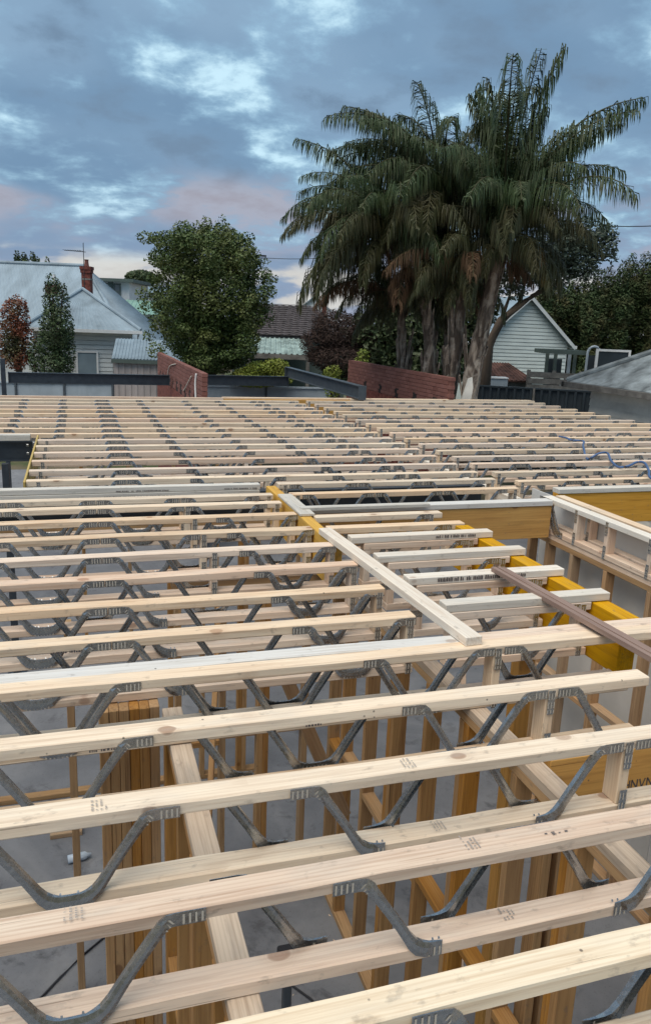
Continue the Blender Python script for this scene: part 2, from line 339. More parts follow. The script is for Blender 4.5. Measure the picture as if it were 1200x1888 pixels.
class MB:
    def __init__(s): s.v = []; s.f = []; s.mi = []
    def quad(s, a, b, c, d, mi=0):
        i = len(s.v); s.v += [a, b, c, d]; s.f.append((i, i+1, i+2, i+3)); s.mi.append(mi)
    def poly(s, pts, mi=0):
        i = len(s.v); s.v += list(pts); s.f.append(tuple(range(i, i+len(pts)))); s.mi.append(mi)
    def box(s, x0, x1, y0, y1, z0, z1, mi=0):
        i = len(s.v)
        s.v += [(x, y, z) for z in (z0, z1) for y in (y0, y1) for x in (x0, x1)]
        for q in ((0, 2, 3, 1), (4, 5, 7, 6), (0, 1, 5, 4), (2, 6, 7, 3), (0, 4, 6, 2), (1, 3, 7, 5)):
            s.f.append(tuple(i+a for a in q)); s.mi.append(mi)
    def prism(s, pts, dvec, mi=0):
        """closed prism: outline pts moved by dvec"""
        n = len(pts); i = len(s.v); dv = Vector(dvec)
        s.v += [tuple(p) for p in pts] + [tuple(Vector(p)+dv) for p in pts]
        s.f.append(tuple(range(i, i+n))); s.f.append(tuple(range(i+2*n-1, i+n-1, -1))); s.mi += [mi, mi]
        for a in range(n):
            b = (a+1) % n; s.f.append((i+a, i+n+a, i+n+b, i+b)); s.mi.append(mi)
    def tube(s, pts, rad, seg=8, mi=0, cap=True, wob=0.0, rg=None):
        pts = [Vector(p) for p in pts]; base = len(s.v); n = len(pts)
        for i, p in enumerate(pts):
            d = (pts[min(i+1, n-1)] - pts[max(i-1, 0)]).normalized()
            a = d.orthogonal().normalized() if abs(d.z) < 0.95 else Vector((1, 0, 0)); a = (a - d*a.dot(d)).normalized(); b = d.cross(a)
            r = rad[i] if isinstance(rad, (list, tuple)) else rad
            for k in range(seg):
                th = 2*math.pi*k/seg; q = r*(1 + (rg.uniform(-wob, wob) if rg else 0))
                s.v.append(tuple(p + a*math.cos(th)*q + b*math.sin(th)*q))
        for i in range(n-1):
            for k in range(seg):
                k2 = (k+1) % seg
                s.f.append((base+i*seg+k, base+i*seg+k2, base+(i+1)*seg+k2, base+(i+1)*seg+k)); s.mi.append(mi)
        if cap:
            s.f.append(tuple(base+k for k in reversed(range(seg)))); s.f.append(tuple(base+(n-1)*seg+k for k in range(seg))); s.mi += [mi, mi]
    def build(s, name, mat, parent=None, loc=(0, 0, 0), rot=(0, 0, 0), smooth=False, **k):
        o = rawmesh(name, s.v, s.f, mat, parent, loc, rot, s.mi, smooth, **k)
        return o
    def mesh(s, name, mats, smooth=False):
        me = bpy.data.meshes.new(name); me.from_pydata([tuple(v) for v in s.v], [], s.f); me.update()
        for m in mats: me.materials.append(M[m])
        me.polygons.foreach_set('material_index', s.mi)
        if smooth: me.polygons.foreach_set('use_smooth', [True]*len(me.polygons))
        return me

# ---------------------------------------------------------------- ground and slab
b = MB(); n = 40
def gz(x, y):
    d = max(abs(x-2)-14, abs(y-6)-16, 0); return -0.12 + min(1.0, max(0, d-3)/10)*0.9
xs = [-600, -300, -120, -60] + [-40+2*i for i in range(50)] + [70, 130, 300, 600]
ys = [-600, -200, -60] + [-30+2*i for i in range(50)] + [80, 140, 300, 700]
vid = {}
for i, x in enumerate(xs):
    for j, y in enumerate(ys): vid[i, j] = len(b.v); b.v.append((x, y, gz(x, y)))
for i in range(len(xs)-1):
    for j in range(len(ys)-1): b.f.append((vid[i, j], vid[i+1, j], vid[i+1, j+1], vid[i, j+1])); b.mi.append(0)
b.build('ground', 'ground', smooth=True, kind='structure')
b = MB(); b.box(-9, 10.2, -3, 24, -0.3, 0.0); b.build('concrete_slab', 'slab', kind='structure')

# ---------------------------------------------------------------- truss webs
def ribbon(path, hw, lips):
    """folded steel strip along path (x, z); hw half widths; returns MB with the plate face at y = -0.002"""
    m = MB(); n = len(path); rows = []
    for i, (x, z) in enumerate(path):
        a = path[max(0, i-1)]; c = path[min(n-1, i+1)]
        d = Vector((c[0]-a[0], c[1]-a[1])).normalized(); nx, nz = -d.y, d.x
        h = hw[i]; lp = lips[i]
        prof = [(x+nx*h, lp, z+nz*h), (x+nx*h, -0.002, z+nz*h), (x+nx*h*.35, -0.0055 if lp > .005 else -0.002, z+nz*h*.35),
                (x-nx*h*.35, -0.0055 if lp > .005 else -0.002, z-nz*h*.35), (x-nx*h, -0.002, z-nz*h), (x-nx*h, lp, z-nz*h)]
        rows.append(len(m.v)); m.v += prof
    for i in range(n-1):
        for k in range(5):
            m.f.append((rows[i]+k, rows[i]+k+1, rows[i+1]+k+1, rows[i+1]+k)); m.mi.append(0)
    return m
HALF = 0.335
lp = [(-.335, -.026), (-.30, -.026), (-.258, -.026), (-.240, -.028), (-.225, -.040), (-.209, -.064), (-.165, -.130), (-.125, -.192), (-.098, -.236), (-.080, -.262), (-.060, -.279), (-.035, -.288)]
lh = [.020, .020, .020, .020, .0185, .0155, .0145, .0145, .0155, .019, .0235, .025]
ll = [.0, .0, .0, .001, .006, .014, .016, .016, .016, .014, .010, .006]
def slots(m, cx, cz, k, sx=0.0085, h=0.030, lean=0.0):
    for i in range(k):
        x = cx + (i-(k-1)/2)*sx*1.9
        m.quad((x-sx*.32-lean, -.0032, cz-h/2), (x+sx*.32-lean, -.0032, cz-h/2), (x+sx*.32+lean, -.0032, cz+h/2), (x-sx*.32+lean, -.0032, cz+h/2), 1)
def mk_v():
    p = lp + [(0, -.290)] + [(-x, z) for x, z in reversed(lp)]
    m = ribbon(p, lh + [.026] + lh[::-1], ll + [.006] + ll[::-1])
    slots(m, -.302, -.027, 4); slots(m, .302, -.027, 4)
    for s in (-1, 1):
        for i in range(3): slots(m, s*(.246-.008*i), -.030-.010*i, 1, .010, .014, -s*.006)
    slots(m, 0, -.297, 7, .0085, .030)
    # teeth of the plate standing up over the chord
    for x in (-.05, -.032, .02, .045):
        m.quad((x, .004, -.262), (x+.007, .004, -.262), (x+.006, .008, -.257), (x+.001, .008, -.257), 0)
    return m.mesh('vee_web', ('galv', 'slot'))
def mk_half(sgn):
    p = lp + [(-.012, -.290), (.012, -.290)]
    h = lh + [.025, .025]; l = ll + [.004, .0]
    if sgn < 0: p = [(-x, z) for x, z in p][::-1]; h = h[::-1]; l = l[::-1]
    m = ribbon(p, h, l)
    slots(m, -sgn*.302, -.027, 4); slots(m, -sgn*.012, -.297, 3)
    for i in range(3): slots(m, -sgn*(.246-.008*i), -.030-.010*i, 1, .010, .014, sgn*.006)
    for x in (-.02, .0): m.quad((x, .004, -.264), (x+.007, .004, -.264), (x+.006, .008, -.258), (x+.001, .008, -.258), 0)
    return m.mesh('single_web', ('galv', 'slot'))
VEE, HL, HR = mk_v(), mk_half(1), mk_half(-1)
pm = MB(); pm.box(-.016, .016, -.0022, 0, -.055, .055); slots(pm, 0, .03, 3, .0075, .03); slots(pm, 0, -.012, 3, .0075, .03); slots(pm, 0, -.042, 3, .0075, .016)
PLATE = pm.mesh('nail_plate', ('galv', 'slot'))
def stamp(parent, x, y, z, w, l, side=False, faint=True, seed=0, across=True):
    """block of printed lines: on a top face (across the board) or along a front face"""
    r = random.Random(seed); m = MB(); e = .0055
    if side:
        u = 0
        while u < l:
            g = r.uniform(.006, .014)
            if r.random() < .82:
                hh = w*r.uniform(.7, 1)
                m.quad((u, -e, 0), (u+g*.7, -e, 0), (u+g*.7, -e, hh), (u, -e, hh))
            u += g
    else:
        for i in range(4):
            u = 0; cx = i*l/4; ww = l/4*r.uniform(.35, .62)
            while u < w*r.choice((.6, .85, 1)):
                g = r.uniform(.004, .009)
                if r.random() < .8: m.quad((cx, u, e), (cx+ww, u, e), (cx+ww*r.uniform(.7, 1), u+g*.6, e), (cx, u+g*.6, e))
                u += g
    return m.build('stamp', 'ink_faint' if faint else 'ink', parent, Vector((x, y, z))-Vector(parent.location))

GR_NEAR = 'floor trusses of the near bay'
def truss(X0, X1, Y, webs, label, group, mat='pine', bmat=None, blocks=(), bX=None, chord=True, jit=0.006):
    Y = Y + rnd.uniform(-jit, jit)*.5
    t = empty('floor_truss', (X0, Y, TZ-.32), 0, label=label, cat='floor truss', group=group)
    b0, b1 = bX if bX else (X0, X1)
    if group == GR_NEAR:
        link('top_chord', bowed(X1-X0, .09, .045, rnd), M[mat], (0, 0, .275), (0, 0, 0), t); link('bottom_chord', bowed(b1-b0, .09, .045, rnd), M[bmat or mat], (b0-X0, 0, 0), (0, 0, 0), t)
    else:
        member('top_chord', X0, X1, Y, Y+.09, TZ-(.052 if Y > 7 else .045), TZ, mat, t); member('bottom_chord', b0, b1, Y, Y+.09, TZ-.32, TZ-.275, bmat or mat, t)
    for k, x, f in webs:
        me = {'V': VEE, 'L': HL, 'R': HR}[k]
        cx = x if k == 'V' else (x+HALF if k == 'L' else x-HALF)
        if f == 'b':
            me = {'V': VEE, 'L': HR, 'R': HL}[k]
            link('web', me, None, (cx-X0, .094 if group == GR_NEAR else .09, .32), (0, 0, math.pi), t)
        else:
            link('web', me, None, (cx-X0, -.004 if group == GR_NEAR else 0, .32), (0, 0, 0), t)
    for x, pl in blocks:
        member('end_block', x, x+.045, Y+.003, Y+.087, TZ-.275, TZ-.045, mat, t, 'z')
        if pl:
            link('nail_plate', PLATE, None, (x+.0225-X0, -.005 if group == GR_NEAR else -.0002, .32-.066), (0, 0, 0), t)
            link('nail_plate', PLATE, None, (x+.0225-X0, -.005 if group == GR_NEAR else -.0002, .32-.266), (0, 0, 0), t)
    return t
def run(c, lo, hi, f='f', step=2*HALF+.01, drop=()):
    """vees in a row on one face"""
    out = []; k = math.ceil((lo+HALF-c)/step)
    while c+k*step+HALF <= hi:
        if k not in drop: out.append(('V', c+k*step, f))
        k += 1
    return out
Yn = lambda n: 1.289+.45*n
XL = -3.2
leftv = lambda c: [w for w in run(c, XL, c+HALF+.01)]
near = {
 -1: (XL, 5.2, leftv(-.06)+[('L', .3, 'b'), ('L', 1.25, 'f'), ('R', 1.2, 'b')]+run(3.2, 2.8, 5.2), 'pine', 'pine'),
 0: (XL, 5.2, leftv(-.40)+[('L', .66, 'f'), ('L', .05, 'b'), ('R', 1.55, 'b')]+run(3.2, 2.8, 5.2), 'pine_knotty', 'pine'),
 1: (XL, 5.2, leftv(-.06)+[('L', .30, 'b'), ('L', .62, 'f'), ('R', 1.29, 'b'), ('L', 1.27, 'b'), ('R', 1.91, 'f'), ('L', 2.0, 'f')]+run(3.2, 2.8, 5.2), 'pine_pink', 'pine_pink'),
 2: (XL, 5.2, leftv(-.07)+[('L', .30, 'b'), ('L', .62, 'f'), ('R', 1.27, 'b'), ('L', 1.27, 'b'), ('R', 1.91, 'f'), ('L', 1.965, 'f')]+run(3.2, 2.8, 5.2), 'pine', 'pine'),
 3: (XL, 2.39, leftv(-.11)+[('L', .27, 'b'), ('V', .875, 'b'), ('V', 1.535, 'f'), ('L', 1.92, 'f'), ('R', 1.86, 'b')], 'pine', 'pine'),
 4: (XL, 5.2, leftv(-.12)+[('L', .27, 'b'), ('V', .875, 'b'), ('V', 1.535, 'f'), ('L', 1.92, 'f'), ('V', 1.5, 'b')]+run(3.2, 2.8, 5.2), 'pine', 'pine'),
}
desc = {
 -1: 'partly cropped floor truss at the bottom right corner, nearest of all',
 0: 'floor truss with big round knots in its top chord, at the bottom edge',
 1: 'pinkish floor truss just behind the knotty one, stamped at its left',
 2: 'floor truss two rows behind the knotty one, with a framed end block at right',
 3: 'floor truss whose top chord ends short at the right, below the brown bar',
 4: 'long floor truss paired with the white-topped one, running past the plank end',
}
T = {}
for n, (x0, x1, ws, m, bm_) in near.items():
    bl = [(1.915, True)] if n in (1, 2) else ([(1.868, True)] if n in (3, 4) else [(1.6, False)])
    T[n] = truss(x0, x1, Yn(n), ws, desc[n], GR_NEAR, m, bm_, bl, bX=(x0, 2.68) if n == 4 else None)
# second ply of the paired truss: bleached left of the plank, pink right of it
Y = Yn(4)+.093
t = truss(XL, 1.745, Y, leftv(-.12)+[('L', .27, 'b'), ('V', .875, 'b')], 'white bleached floor truss laid tight behind another, ending at the plank', GR_NEAR, 'pine_white', 'pine')
truss(1.75, 5.2, Y, [('V', 2.15, 'b')]+run(3.2, 2.8, 5.2, 'b'), 'grey pink floor truss running right from the near plank end, tight behind another', GR_NEAR, 'pine_pink', 'pine_pink', bX=(1.75, 2.68))
for n in range(5, 11):
    ordn = {5: 'first', 6: 'second', 7: 'third', 8: 'fourth', 9: 'fifth', 10: 'sixth'}[n]
    ws = run(-.22, XL, .12+.01)+[('V', 1.32, 'f'), ('V', .74, 'b'), ('V', 1.40, 'b'), ('L', .12, 'f') if n != 9 else ('V', .46, 'f')]
    if n < 8: ws += [('V', .06, 'b')]
    e = 1.655 if n < 9 else 1.62
    T[n] = truss(XL, e, Yn(n)+(.0 if n < 10 else .0), ws, ordn+' truss behind the white-topped pair, ending at the plank' if n < 9 else ordn+' truss behind the white-topped pair, ending at the yellow beam',
                 GR_NEAR, rnd.choice(('pine', 'pine', 'pine_pink')), 'pine_pink', [(e-.05, True)] + ([(.80, True)] if n > 7 else []))
for n, Y in ((11, 6.19), (12, 6.49)):
    T[n] = truss(XL, 1.60, Y, run(-.22, XL, 1.5), 'last but one floor truss in front of the grey weathered beam' if n == 11 else 'last floor truss in front of the grey weathered beam, left of the yellow beam', GR_NEAR, 'pine', 'pine_pink', [(1.54, True), (.80, True)])
# stamps and lettering on the near members
stamp(T[1], -.075, Yn(1)+.02, TZ, .055, .055, seed=1); stamp(T[2], .0, Yn(2)+.02, TZ, .055, .055, seed=2)
stamp(T[2], 1.03, Yn(2)+.012, TZ, .06, .05, seed=3); stamp(T[1], 1.04, Yn(1)+.02, TZ, .06, .05, seed=4); stamp(T[1], 1.30, Yn(1)+.018, TZ, .012, .09, seed=41, faint=False)
stamp(T[1], 1.19, Yn(1)+.02, TZ-.275, .06, .05, seed=5); stamp(T[2], 1.17, Yn(2)+.02, TZ-.275, .06, .05, seed=6)
stamp(T[3], .0, Yn(3), TZ-.044, .010, .13, True, False, 7); stamp(T[5], -.15, Yn(5), TZ-.044, .012, .16, True, False, 8)
stamp(T[3], .80, Yn(3), TZ-.044, .010, .06, True, False, 9)
# grey weathered beam of two stacked boards
g = empty('weathered_beam', (XL, 6.93, TZ-.09), 0, label='grey weathered beam of two stacked boards left of the yellow beam', cat='beam')
member('board', XL-2, 1.585, 6.93, 7.02, TZ-.044, TZ+.004, 'pine_grey', g); member('board', XL-2, 1.58, 6.925, 7.02, TZ-.092, TZ-.047, 'pine_grey', g)
stamp(g, .3, 6.93, TZ-.035, .012, .45, True, False, 11); stamp(g, .2, 6.925, TZ-.085, .014, .6, True, False, 12); stamp(g, 1.25, 6.93, TZ-.035, .012, .3, True, False, 13)

# ---------------------------------------------------------------- short bay at the stair opening
sb = [(5, 3.54, .0), (6, 3.99, 0), (7, 4.44, 0), (8, 4.89, 0)]
for i, (n, Y, _) in enumerate(sb):
    w = ('first', 'second', 'third', 'fourth')[i]
    truss(1.86, 2.735, Y, [('L', 1.95, 'b'), ('R', 2.66, 'f')], w+' short truss behind the front pair, hung on the bright yellow beam', 'short floor trusses at the stair opening', 'pine_pink', 'pine_pink', [(1.865, False), (2.66, True)])
    m = ('pine_grey', 'pine_pale', 'pine_pale', 'pine_pale')[i]
    o = member('loose_board', 1.848-.046*(Y-3.12), 2.855, Y+.005, Y+.095, TZ+.0015, TZ+.0465, m, None, 'x',
               label=('greenish grey board lying on the first short truss', 'pale board with bold printed lettering under the brown bar end', 'pale unmarked board on the third short truss behind the brown bar', 'pale lettered board on the fourth short truss, near the golden beam')[i], cat='board', group='loose boards on the short trusses')
    if i == 1:
        stamp(o, 1.99, Y+.005, TZ+.0165, .026, .58, True, False, 21)
    if i == 3: stamp(o, 2.40, Y+.005, TZ+.0165, .022, .33, True, False, 22)
for i, (Y, e) in enumerate(((5.32, 2.85), (5.66, 2.82))):
    truss(1.74, e, Y, [('V', 2.1, 'b'), ('R', 2.72, 'f')], ('fifth short floor truss from the front, without a board on top' , 'short floor truss nearest the golden beam face')[i], 'short floor trusses at the stair opening', 'pine', 'pine_pink', [(2.70, True)])
member('loose_board', 1.68, 2.80, 5.86, 5.93, TZ+.001, TZ+.03, 'pine_grey', None, 'x', label='thin grey board lying in front of the golden beam', cat='board')
# golden beams
def beam(x0, x1, y0, y1, z0, z1, mat, label, axis, cap=None, name='laminated_beam'):
    t = empty(name, (x0, y0, TZ+z0), 0, label=label, cat='beam')
    member('veneer_body', x0, x1, y0, y1, TZ+z0, TZ+z1, mat, t, axis)
    if cap:
        if axis == 'x': member('cap_board', x0, x1, y0-.012, y1+.012, TZ+z1+.001, TZ+z1+.046, cap, t, axis)
        else: member('cap_board', x0-.012, x1+.012, y0, y1, TZ+z1+.001, TZ+z1+.046, cap, t, axis)
    return t
beam(2.745, 2.855, 3.285, 5.28, -.33, -.004, 'lvl_yellow', 'bright yellow laminated beam carrying the short truss ends', 'y')
t = beam(1.90, 4.05, 2.60, 2.69, -.56, -.326, 'lvl', 'golden lettered lintel beam low at the right under the near trusses', 'x')
m = MB(); u = 0                        # printed lettering on the face of the lintel
for gl in 'HNVNHN':
    for (a, c) in {' ': (), 'H': (((0, 0), (0, 1)), ((.6, 0), (.6, 1)), ((0, .5), (.6, .5))), 'N': (((0, 0), (0, 1)), ((0, 1), (.6, 0)), ((.6, 0), (.6, 1))), 'V': (((0, 1), (.3, 0)), ((.3, 0), (.6, 1)))}[gl]:
        A = Vector((u+a[0]*.05, -.001, a[1]*.045)); B = Vector((u+c[0]*.05, -.001, c[1]*.045)); d = (B-A).normalized(); q = Vector((-d.z, 0, d.x))*.0035
        m.quad(A-q, B-q, B+q, A+q)
    u += .042
m.build('lettering', 'ink', t, Vector((2.30, 2.60, TZ-.53))-Vector(t.location))
t = empty('laminated_post', (2.36, 3.62, 0), 0, label='golden laminated post standing under the short trusses', cat='post'); member('shaft', 2.36, 2.46, 3.62, 3.71, .001, TZ-.33, 'lvl', t, 'z')
beam(1.745, 4.045, 5.955, 6.045, -.345, -.046, 'lvl', 'golden laminated beam with white cap along the back of the stair opening', 'x', 'pine_white')
beam(4.40, 5.62, 6.40, 6.49, -.36, -.046, 'lvl', 'golden laminated beam with grey cap at the right, behind the side girder', 'x', 'pine_grey')
beam(5.66, 8.0, 6.40, 6.49, -.36, -.046, 'lvl', 'golden laminated beam past the upright at the right edge', 'x', 'pine_grey')
beam(1.632, 1.722, 4.95, 6.90, -.32, -.006, 'lvl_yellow', 'yellow laminated beam between the near truss ends and the grey plate', 'y')
member('flat_plate', 1.63, 1.75, 5.72, 6.45, TZ-.003, TZ+.018, 'pine_grey', None, 'y', label='grey weathered plate lying on the yellow beam', cat='board')
beam(-.478, -.458, 7.28, 10.15, -.32, .0, 'rim', 'yellow rim board along the truss ends at the left opening', 'y', name='rim_board')
# plank lying over the truss ends
o = member('loose_plank', 0, .09, 0, 2.07, 0, .045, 'pine_pale', None, 'y', label='pale plank laid diagonally over the near truss ends', cat='plank')
o.location = (1.815, 3.12, TZ+.002); o.rotation_euler = (0, 0, R(90)+.052)
# brown bar: stepped moulding lying across the boards
m = MB(); L_ = 2.4
m.prism([(0, 0, 0), (0, .012, 0), (0, .012, .006), (0, .036, .006), (0, .036, 0), (0, .10, 0), (0, .10, .016), (0, .078, .016), (0, .076, .009), (0, .066, .009), (0, .064, .024), (0, .042, .024), (0, .040, .015), (0, .030, .015), (0, .028, .026), (0, 0, .026)], (L_, 0, 0))
o = m.build('brown_moulding', 'bar', None, label='long brown stepped moulding lying diagonally over boards and trusses at right', cat='moulding')
A = Vector((2.36, 4.03, TZ+.05)); B = Vector((2.50, 2.60, TZ+.004)); d = (B-A).normalized(); z_ = Vector((0, 0, 1)); y_ = z_.cross(d).normalized(); z_ = d.cross(y_)
o.matrix_world = Matrix(((d.x, y_.x, z_.x, A.x), (d.y, y_.y, z_.y, A.y), (d.z, y_.z, z_.z, A.z), (0, 0, 0, 1)))

# side girder along the stair opening
def girder(X, mat, label, blocks, webs):
    t = empty('girder_truss', (X, 1.5, TZ-.32), 0, label=label, cat='girder truss', group='side girder trusses')
    member('top_chord', X, X+.09, 1.5, 6.15, TZ-.045, TZ, mat, t, 'y'); member('bottom_chord', X, X+.09, 1.5, 6.15, TZ-.32, TZ-.275, 'pine_pink', t, 'y')
    for y in blocks:
        member('end_block', X+.003, X+.087, y, y+.045, TZ-.275, TZ-.045, 'pine_pink', t, 'z')
        for z in (-.066, -.266): link('nail_plate', PLATE, None, (0, y+.0225-1.5, .32+z), (0, 0, R(-90)), t)
    for y in webs: link('web', HL, None, (0, y-1.5, .32), (0, 0, R(-90)), t)
    return t
girder(4.07, 'pine_pale', 'pale girder truss nearest the stair opening, along its right side', (1.8, 2.4, 3.0, 3.6, 4.25, 4.66, 5.18, 5.60, 6.08), (5.80, 5.86))
girder(4.205, 'pine', 'cream girder truss on the outer side of the paired girders at right', (2.4, 3.6, 4.66, 5.60), (3.0,))

# ---------------------------------------------------------------- far bays
midY = [7.31, 7.79, 8.31, 8.81, 9.27, 9.72, 10.24, 10.71, 11.25, 11.75, 12.32, 12.87, 13.38, 13.94, 14.45]
ORD = ['first', 'second', 'third', 'fourth', 'fifth', 'sixth', 'seventh', 'eighth', 'ninth', 'tenth', 'eleventh', 'twelfth', 'thirteenth', 'fourteenth', 'fifteenth', 'sixteenth', 'seventeenth']
for i, Y in enumerate(midY):
    x0 = -.455 if i < 6 else -7.0
    ws = [('R', -.16, 'f'), ('R', .425, 'f'), ('L', .43, 'f'), ('L', 1.01, 'f'), ('R', 1.94, 'f'), ('L', 2.42, 'f'), ('R', 3.20, 'f'), ('L', 3.24, 'f'), ('R', 3.95, 'f')]
    ws += [('V', 1.42, 'b'), ('V', 2.85, 'b')] if i < 9 else []
    if i > 5: ws += [('L', -.9, 'f'), ('R', -1.5, 'f'), ('L', -2.1, 'f')]
    sh = rnd.uniform(-.02, .02); ws = [(k, x+sh, f) for k, x, f in ws if x+sh > x0+.09 and (k == 'L' or x-HALF+sh > x0)]
    truss(x0, 4.02, Y, ws, ORD[i]+' floor truss of the far left bay, counted from the grey beam' if i < 14 else 'rearmost floor truss of the far left bay', 'floor trusses of the far left bay', rnd.choice(('pine', 'pine', 'pine_pink')), 'pine_pink', [(x0+.08, True), (1.72, False), (3.96, True)] if i < 8 else [(3.96, True)], jit=.02)
for i, Y in enumerate((6.49, 6.93)):
    truss(1.76, 4.02, Y, run(2.2, 1.76, 4.0), ('floor truss right of the yellow beam, in front of the steel beam', 'floor truss right of the yellow beam, continuing the grey beam line')[i], 'floor trusses right of the yellow beam', 'pine', 'pine', [(1.80, True), (3.96, True)])
rightY = [6.79, 7.26, 7.77, 8.23, 8.68, 9.20, 9.68, 10.2, 10.7, 11.17, 11.65, 12.32, 12.80, 13.35, 13.94, 14.50]
for i, Y in enumerate(rightY):
    ws = [('R', 4.83, 'f'), ('L', 4.835, 'f'), ('L', 5.43, 'f'), ('R', 6.20, 'f'), ('L', 6.72, 'f'), ('R', 7.50, 'f'), ('R', 8.05, 'f'), ('L', 8.06, 'f'), ('R', 9.10, 'f')]; sh = rnd.uniform(-.03, .03); ws = [(k, x+sh, f) for k, x, f in ws]
    if i < 8: ws += [('V', 5.9, 'b'), ('V', 7.1, 'b')]
    truss(4.20, 9.42, Y, ws, ORD[i]+' floor truss of the far right bay, counted from the golden beam' if i < 15 else 'rearmost floor truss of the far right bay', 'floor trusses of the far right bay', rnd.choice(('pine', 'pine', 'pine_pink')), 'pine_pink', [(4.22, True), (9.36, True)], jit=.02)
member('ribbon_board', 4.055, 4.145, 6.62, 14.6, TZ-.22, TZ-.13, 'pine_pale', None, 'y', label='pale ribbon board running between the two far bays of trusses', cat='board')
t = empty('rim_beam', (-7, 14.92, TZ-.32), 0, label='pale timber rim along the far edge of the floor', cat='beam')
member('board', -7, 2.66, 14.92, 14.965, TZ-.30, TZ+.004, 'pine_pink', t); member('board', 5.22, 9.42, 14.92, 14.965, TZ-.30, TZ+.002, 'pine', t)
beam(2.67, 5.21, 14.91, 15.0, -.32, -.02, 'lvl', 'golden laminated beam set in the far edge of the floor', 'x')
member('board', 2.66, 9.4, 15.02, 15.11, TZ-.05, TZ+.005, 'pine', None, 'x', label='pale plate behind the golden beam at the far edge', cat='board')
# steel at the left opening and under the far bays
def ubeam(x0, x1, y, z0, z1, label, mat='steel', w=.13, axis='x'):
    t = empty('steel_beam', (x0, y, TZ+z0), 0, label=label, cat='steel beam')
    m = MB(); L_ = x1-x0; h = z1-z0; f = .012
    sec = [(-w/2, 0), (w/2, 0), (w/2, f), (.005, f), (.005, h-f), (w/2, h-f), (w/2, h), (-w/2, h), (-w/2, h-f), (-.005, h-f), (-.005, f), (-w/2, f)]
    m.prism([(0, a, c) for a, c in sec], (L_, 0, 0)); m.build('rolled_section', mat, t, (0, 0, 0), (0, 0, 0 if axis == 'x' else R(90)))
    return t
ubeam(-4, 4.0, 7.17, -.36, -.10, 'dark navy steel beam under the trusses behind the grey beam')
ubeam(4.3, 9.4, 6.66, -.36, -.10, 'dark navy steel beam under the right bay behind the golden beam')
t = ubeam(-4, -.53, 10.08, -.30, -.055, 'dark navy steel beam across the back of the left opening')
member('top_packer', -4, -.55, 10.02, 10.14, TZ-.052, TZ+.02, 'pine_grey', t)
for x in (-.60,):
    for z in (-.12, -.22): member('bolt', x, x+.03, 10.005, 10.02, TZ+z, TZ+z+.03, 'galv', t, 'x', .004)
t = empty('steel_post', (-.83, 9.9, 0), 0, label='thin navy steel post standing in the left opening', cat='steel post')
member('shaft', -.875, -.795, 9.86, 9.94, .012, TZ-.30, 'steel', t, 'z'); member('base_plate', -.95, -.72, 9.78, 10.02, 0, .012, 'steel', t)

# ---------------------------------------------------------------- wall frames under the floor
def wall_y(X, y0, y1, studs, label, mat='stud', noggs=True, plates=('pine_pink', 'stud')):
    t = empty('wall_frame', (X, y0, 0), 0, label=label, cat='wall frame', group='stud walls of the storey below')
    zt = TZ-.322
    member('top_plate', X, X+.09, y0, y1, zt-.045, zt, plates[0], t, 'y'); member('top_plate', X+.001, X+.089, y0, y1, zt-.091, zt-.046, 'stud', t, 'y')
    member('bottom_plate', X, X+.09, y0, y1, .001, .046, plates[1], t, 'y')
    for y in studs:
        member('stud', X, X+.09, y, y+.045, .047, zt-.092, mat, t, 'z')
    ss = sorted(studs)
    if noggs:
        for i in range(len(ss)-1):
            if ss[i+1]-ss[i] > .2: member('nogging', X+.002, X+.088, ss[i]+.046, ss[i+1]-.001, 1.33+.05*(i % 2), 1.375+.05*(i % 2), mat, t, 'y')
    return t
def wall_x(Y, x0, x1, studs, label, mat='stud', noggs=True, zt=TZ-.322, plates=('pine_pink', 'stud')):
    t = empty('wall_frame', (x0, Y, 0), 0, label=label, cat='wall frame', group='stud walls of the storey below')
    member('top_plate', x0, x1, Y, Y+.09, zt-.045, zt, plates[0], t); member('top_plate', x0, x1, Y+.001, Y+.089, zt-.091, zt-.046, 'stud', t)
    member('bottom_plate', x0, x1, Y, Y+.09, .001, .046, plates[1], t)
    for x in studs: member('stud', x, x+.045, Y, Y+.09, .047, zt-.092, mat, t, 'z')
    ss = sorted(studs)
    if noggs:
        for i in range(len(ss)-1):
            if ss[i+1]-ss[i] > .2: member('nogging', ss[i]+.046, ss[i+1]-.001, Y+.002, Y+.088, 1.33+.05*(i % 2), 1.375+.05*(i % 2), mat, t)
    return t
def brace(A, B, label, mat='stud', w=.09, h=.035):
    A, B = Vector(A), Vector(B); d = (B-A).normalized(); y_ = Vector((0, 0, 1)).cross(d).normalized(); z_ = d.cross(y_)
    o = link('diagonal_brace', boxmesh((B-A).length, h, w), M[mat], label=label, cat='brace')
    o.matrix_world = Matrix(((d.x, y_.x, z_.x, A.x), (d.y, y_.y, z_.y, A.y), (d.z, y_.z, z_.z, A.z), (0, 0, 0, 1)))
t = empty('post_cluster', (.09, 3.46, 0), 0, label='post of six golden studs nailed side by side, left of centre', cat='post')
for i in range(6): member('stud', .048+.0465*i, .093+.0465*i, 3.46+.004*(i % 2), 3.55+.004*(i % 2), .001, TZ-.323, 'stud', t, 'z')
wall_y(.335, .6, 3.44, [.62, 1.05, 1.5, 1.74, 1.95, 2.40, 2.446, 2.85, 3.30, 3.346], 'stud wall running away from the viewer under the near trusses, left of centre', plates=('pine_dull', 'stud'))
wall_y(1.77, .6, 5.30, [.62, 1.05, 1.30, 1.346, 1.75, 2.2, 2.246, 2.65, 3.10, 3.146, 3.55, 4.0, 4.046, 4.45, 4.9, 5.2], 'stud wall running away from the viewer under the plank line', plates=('pine_dull', 'stud'))
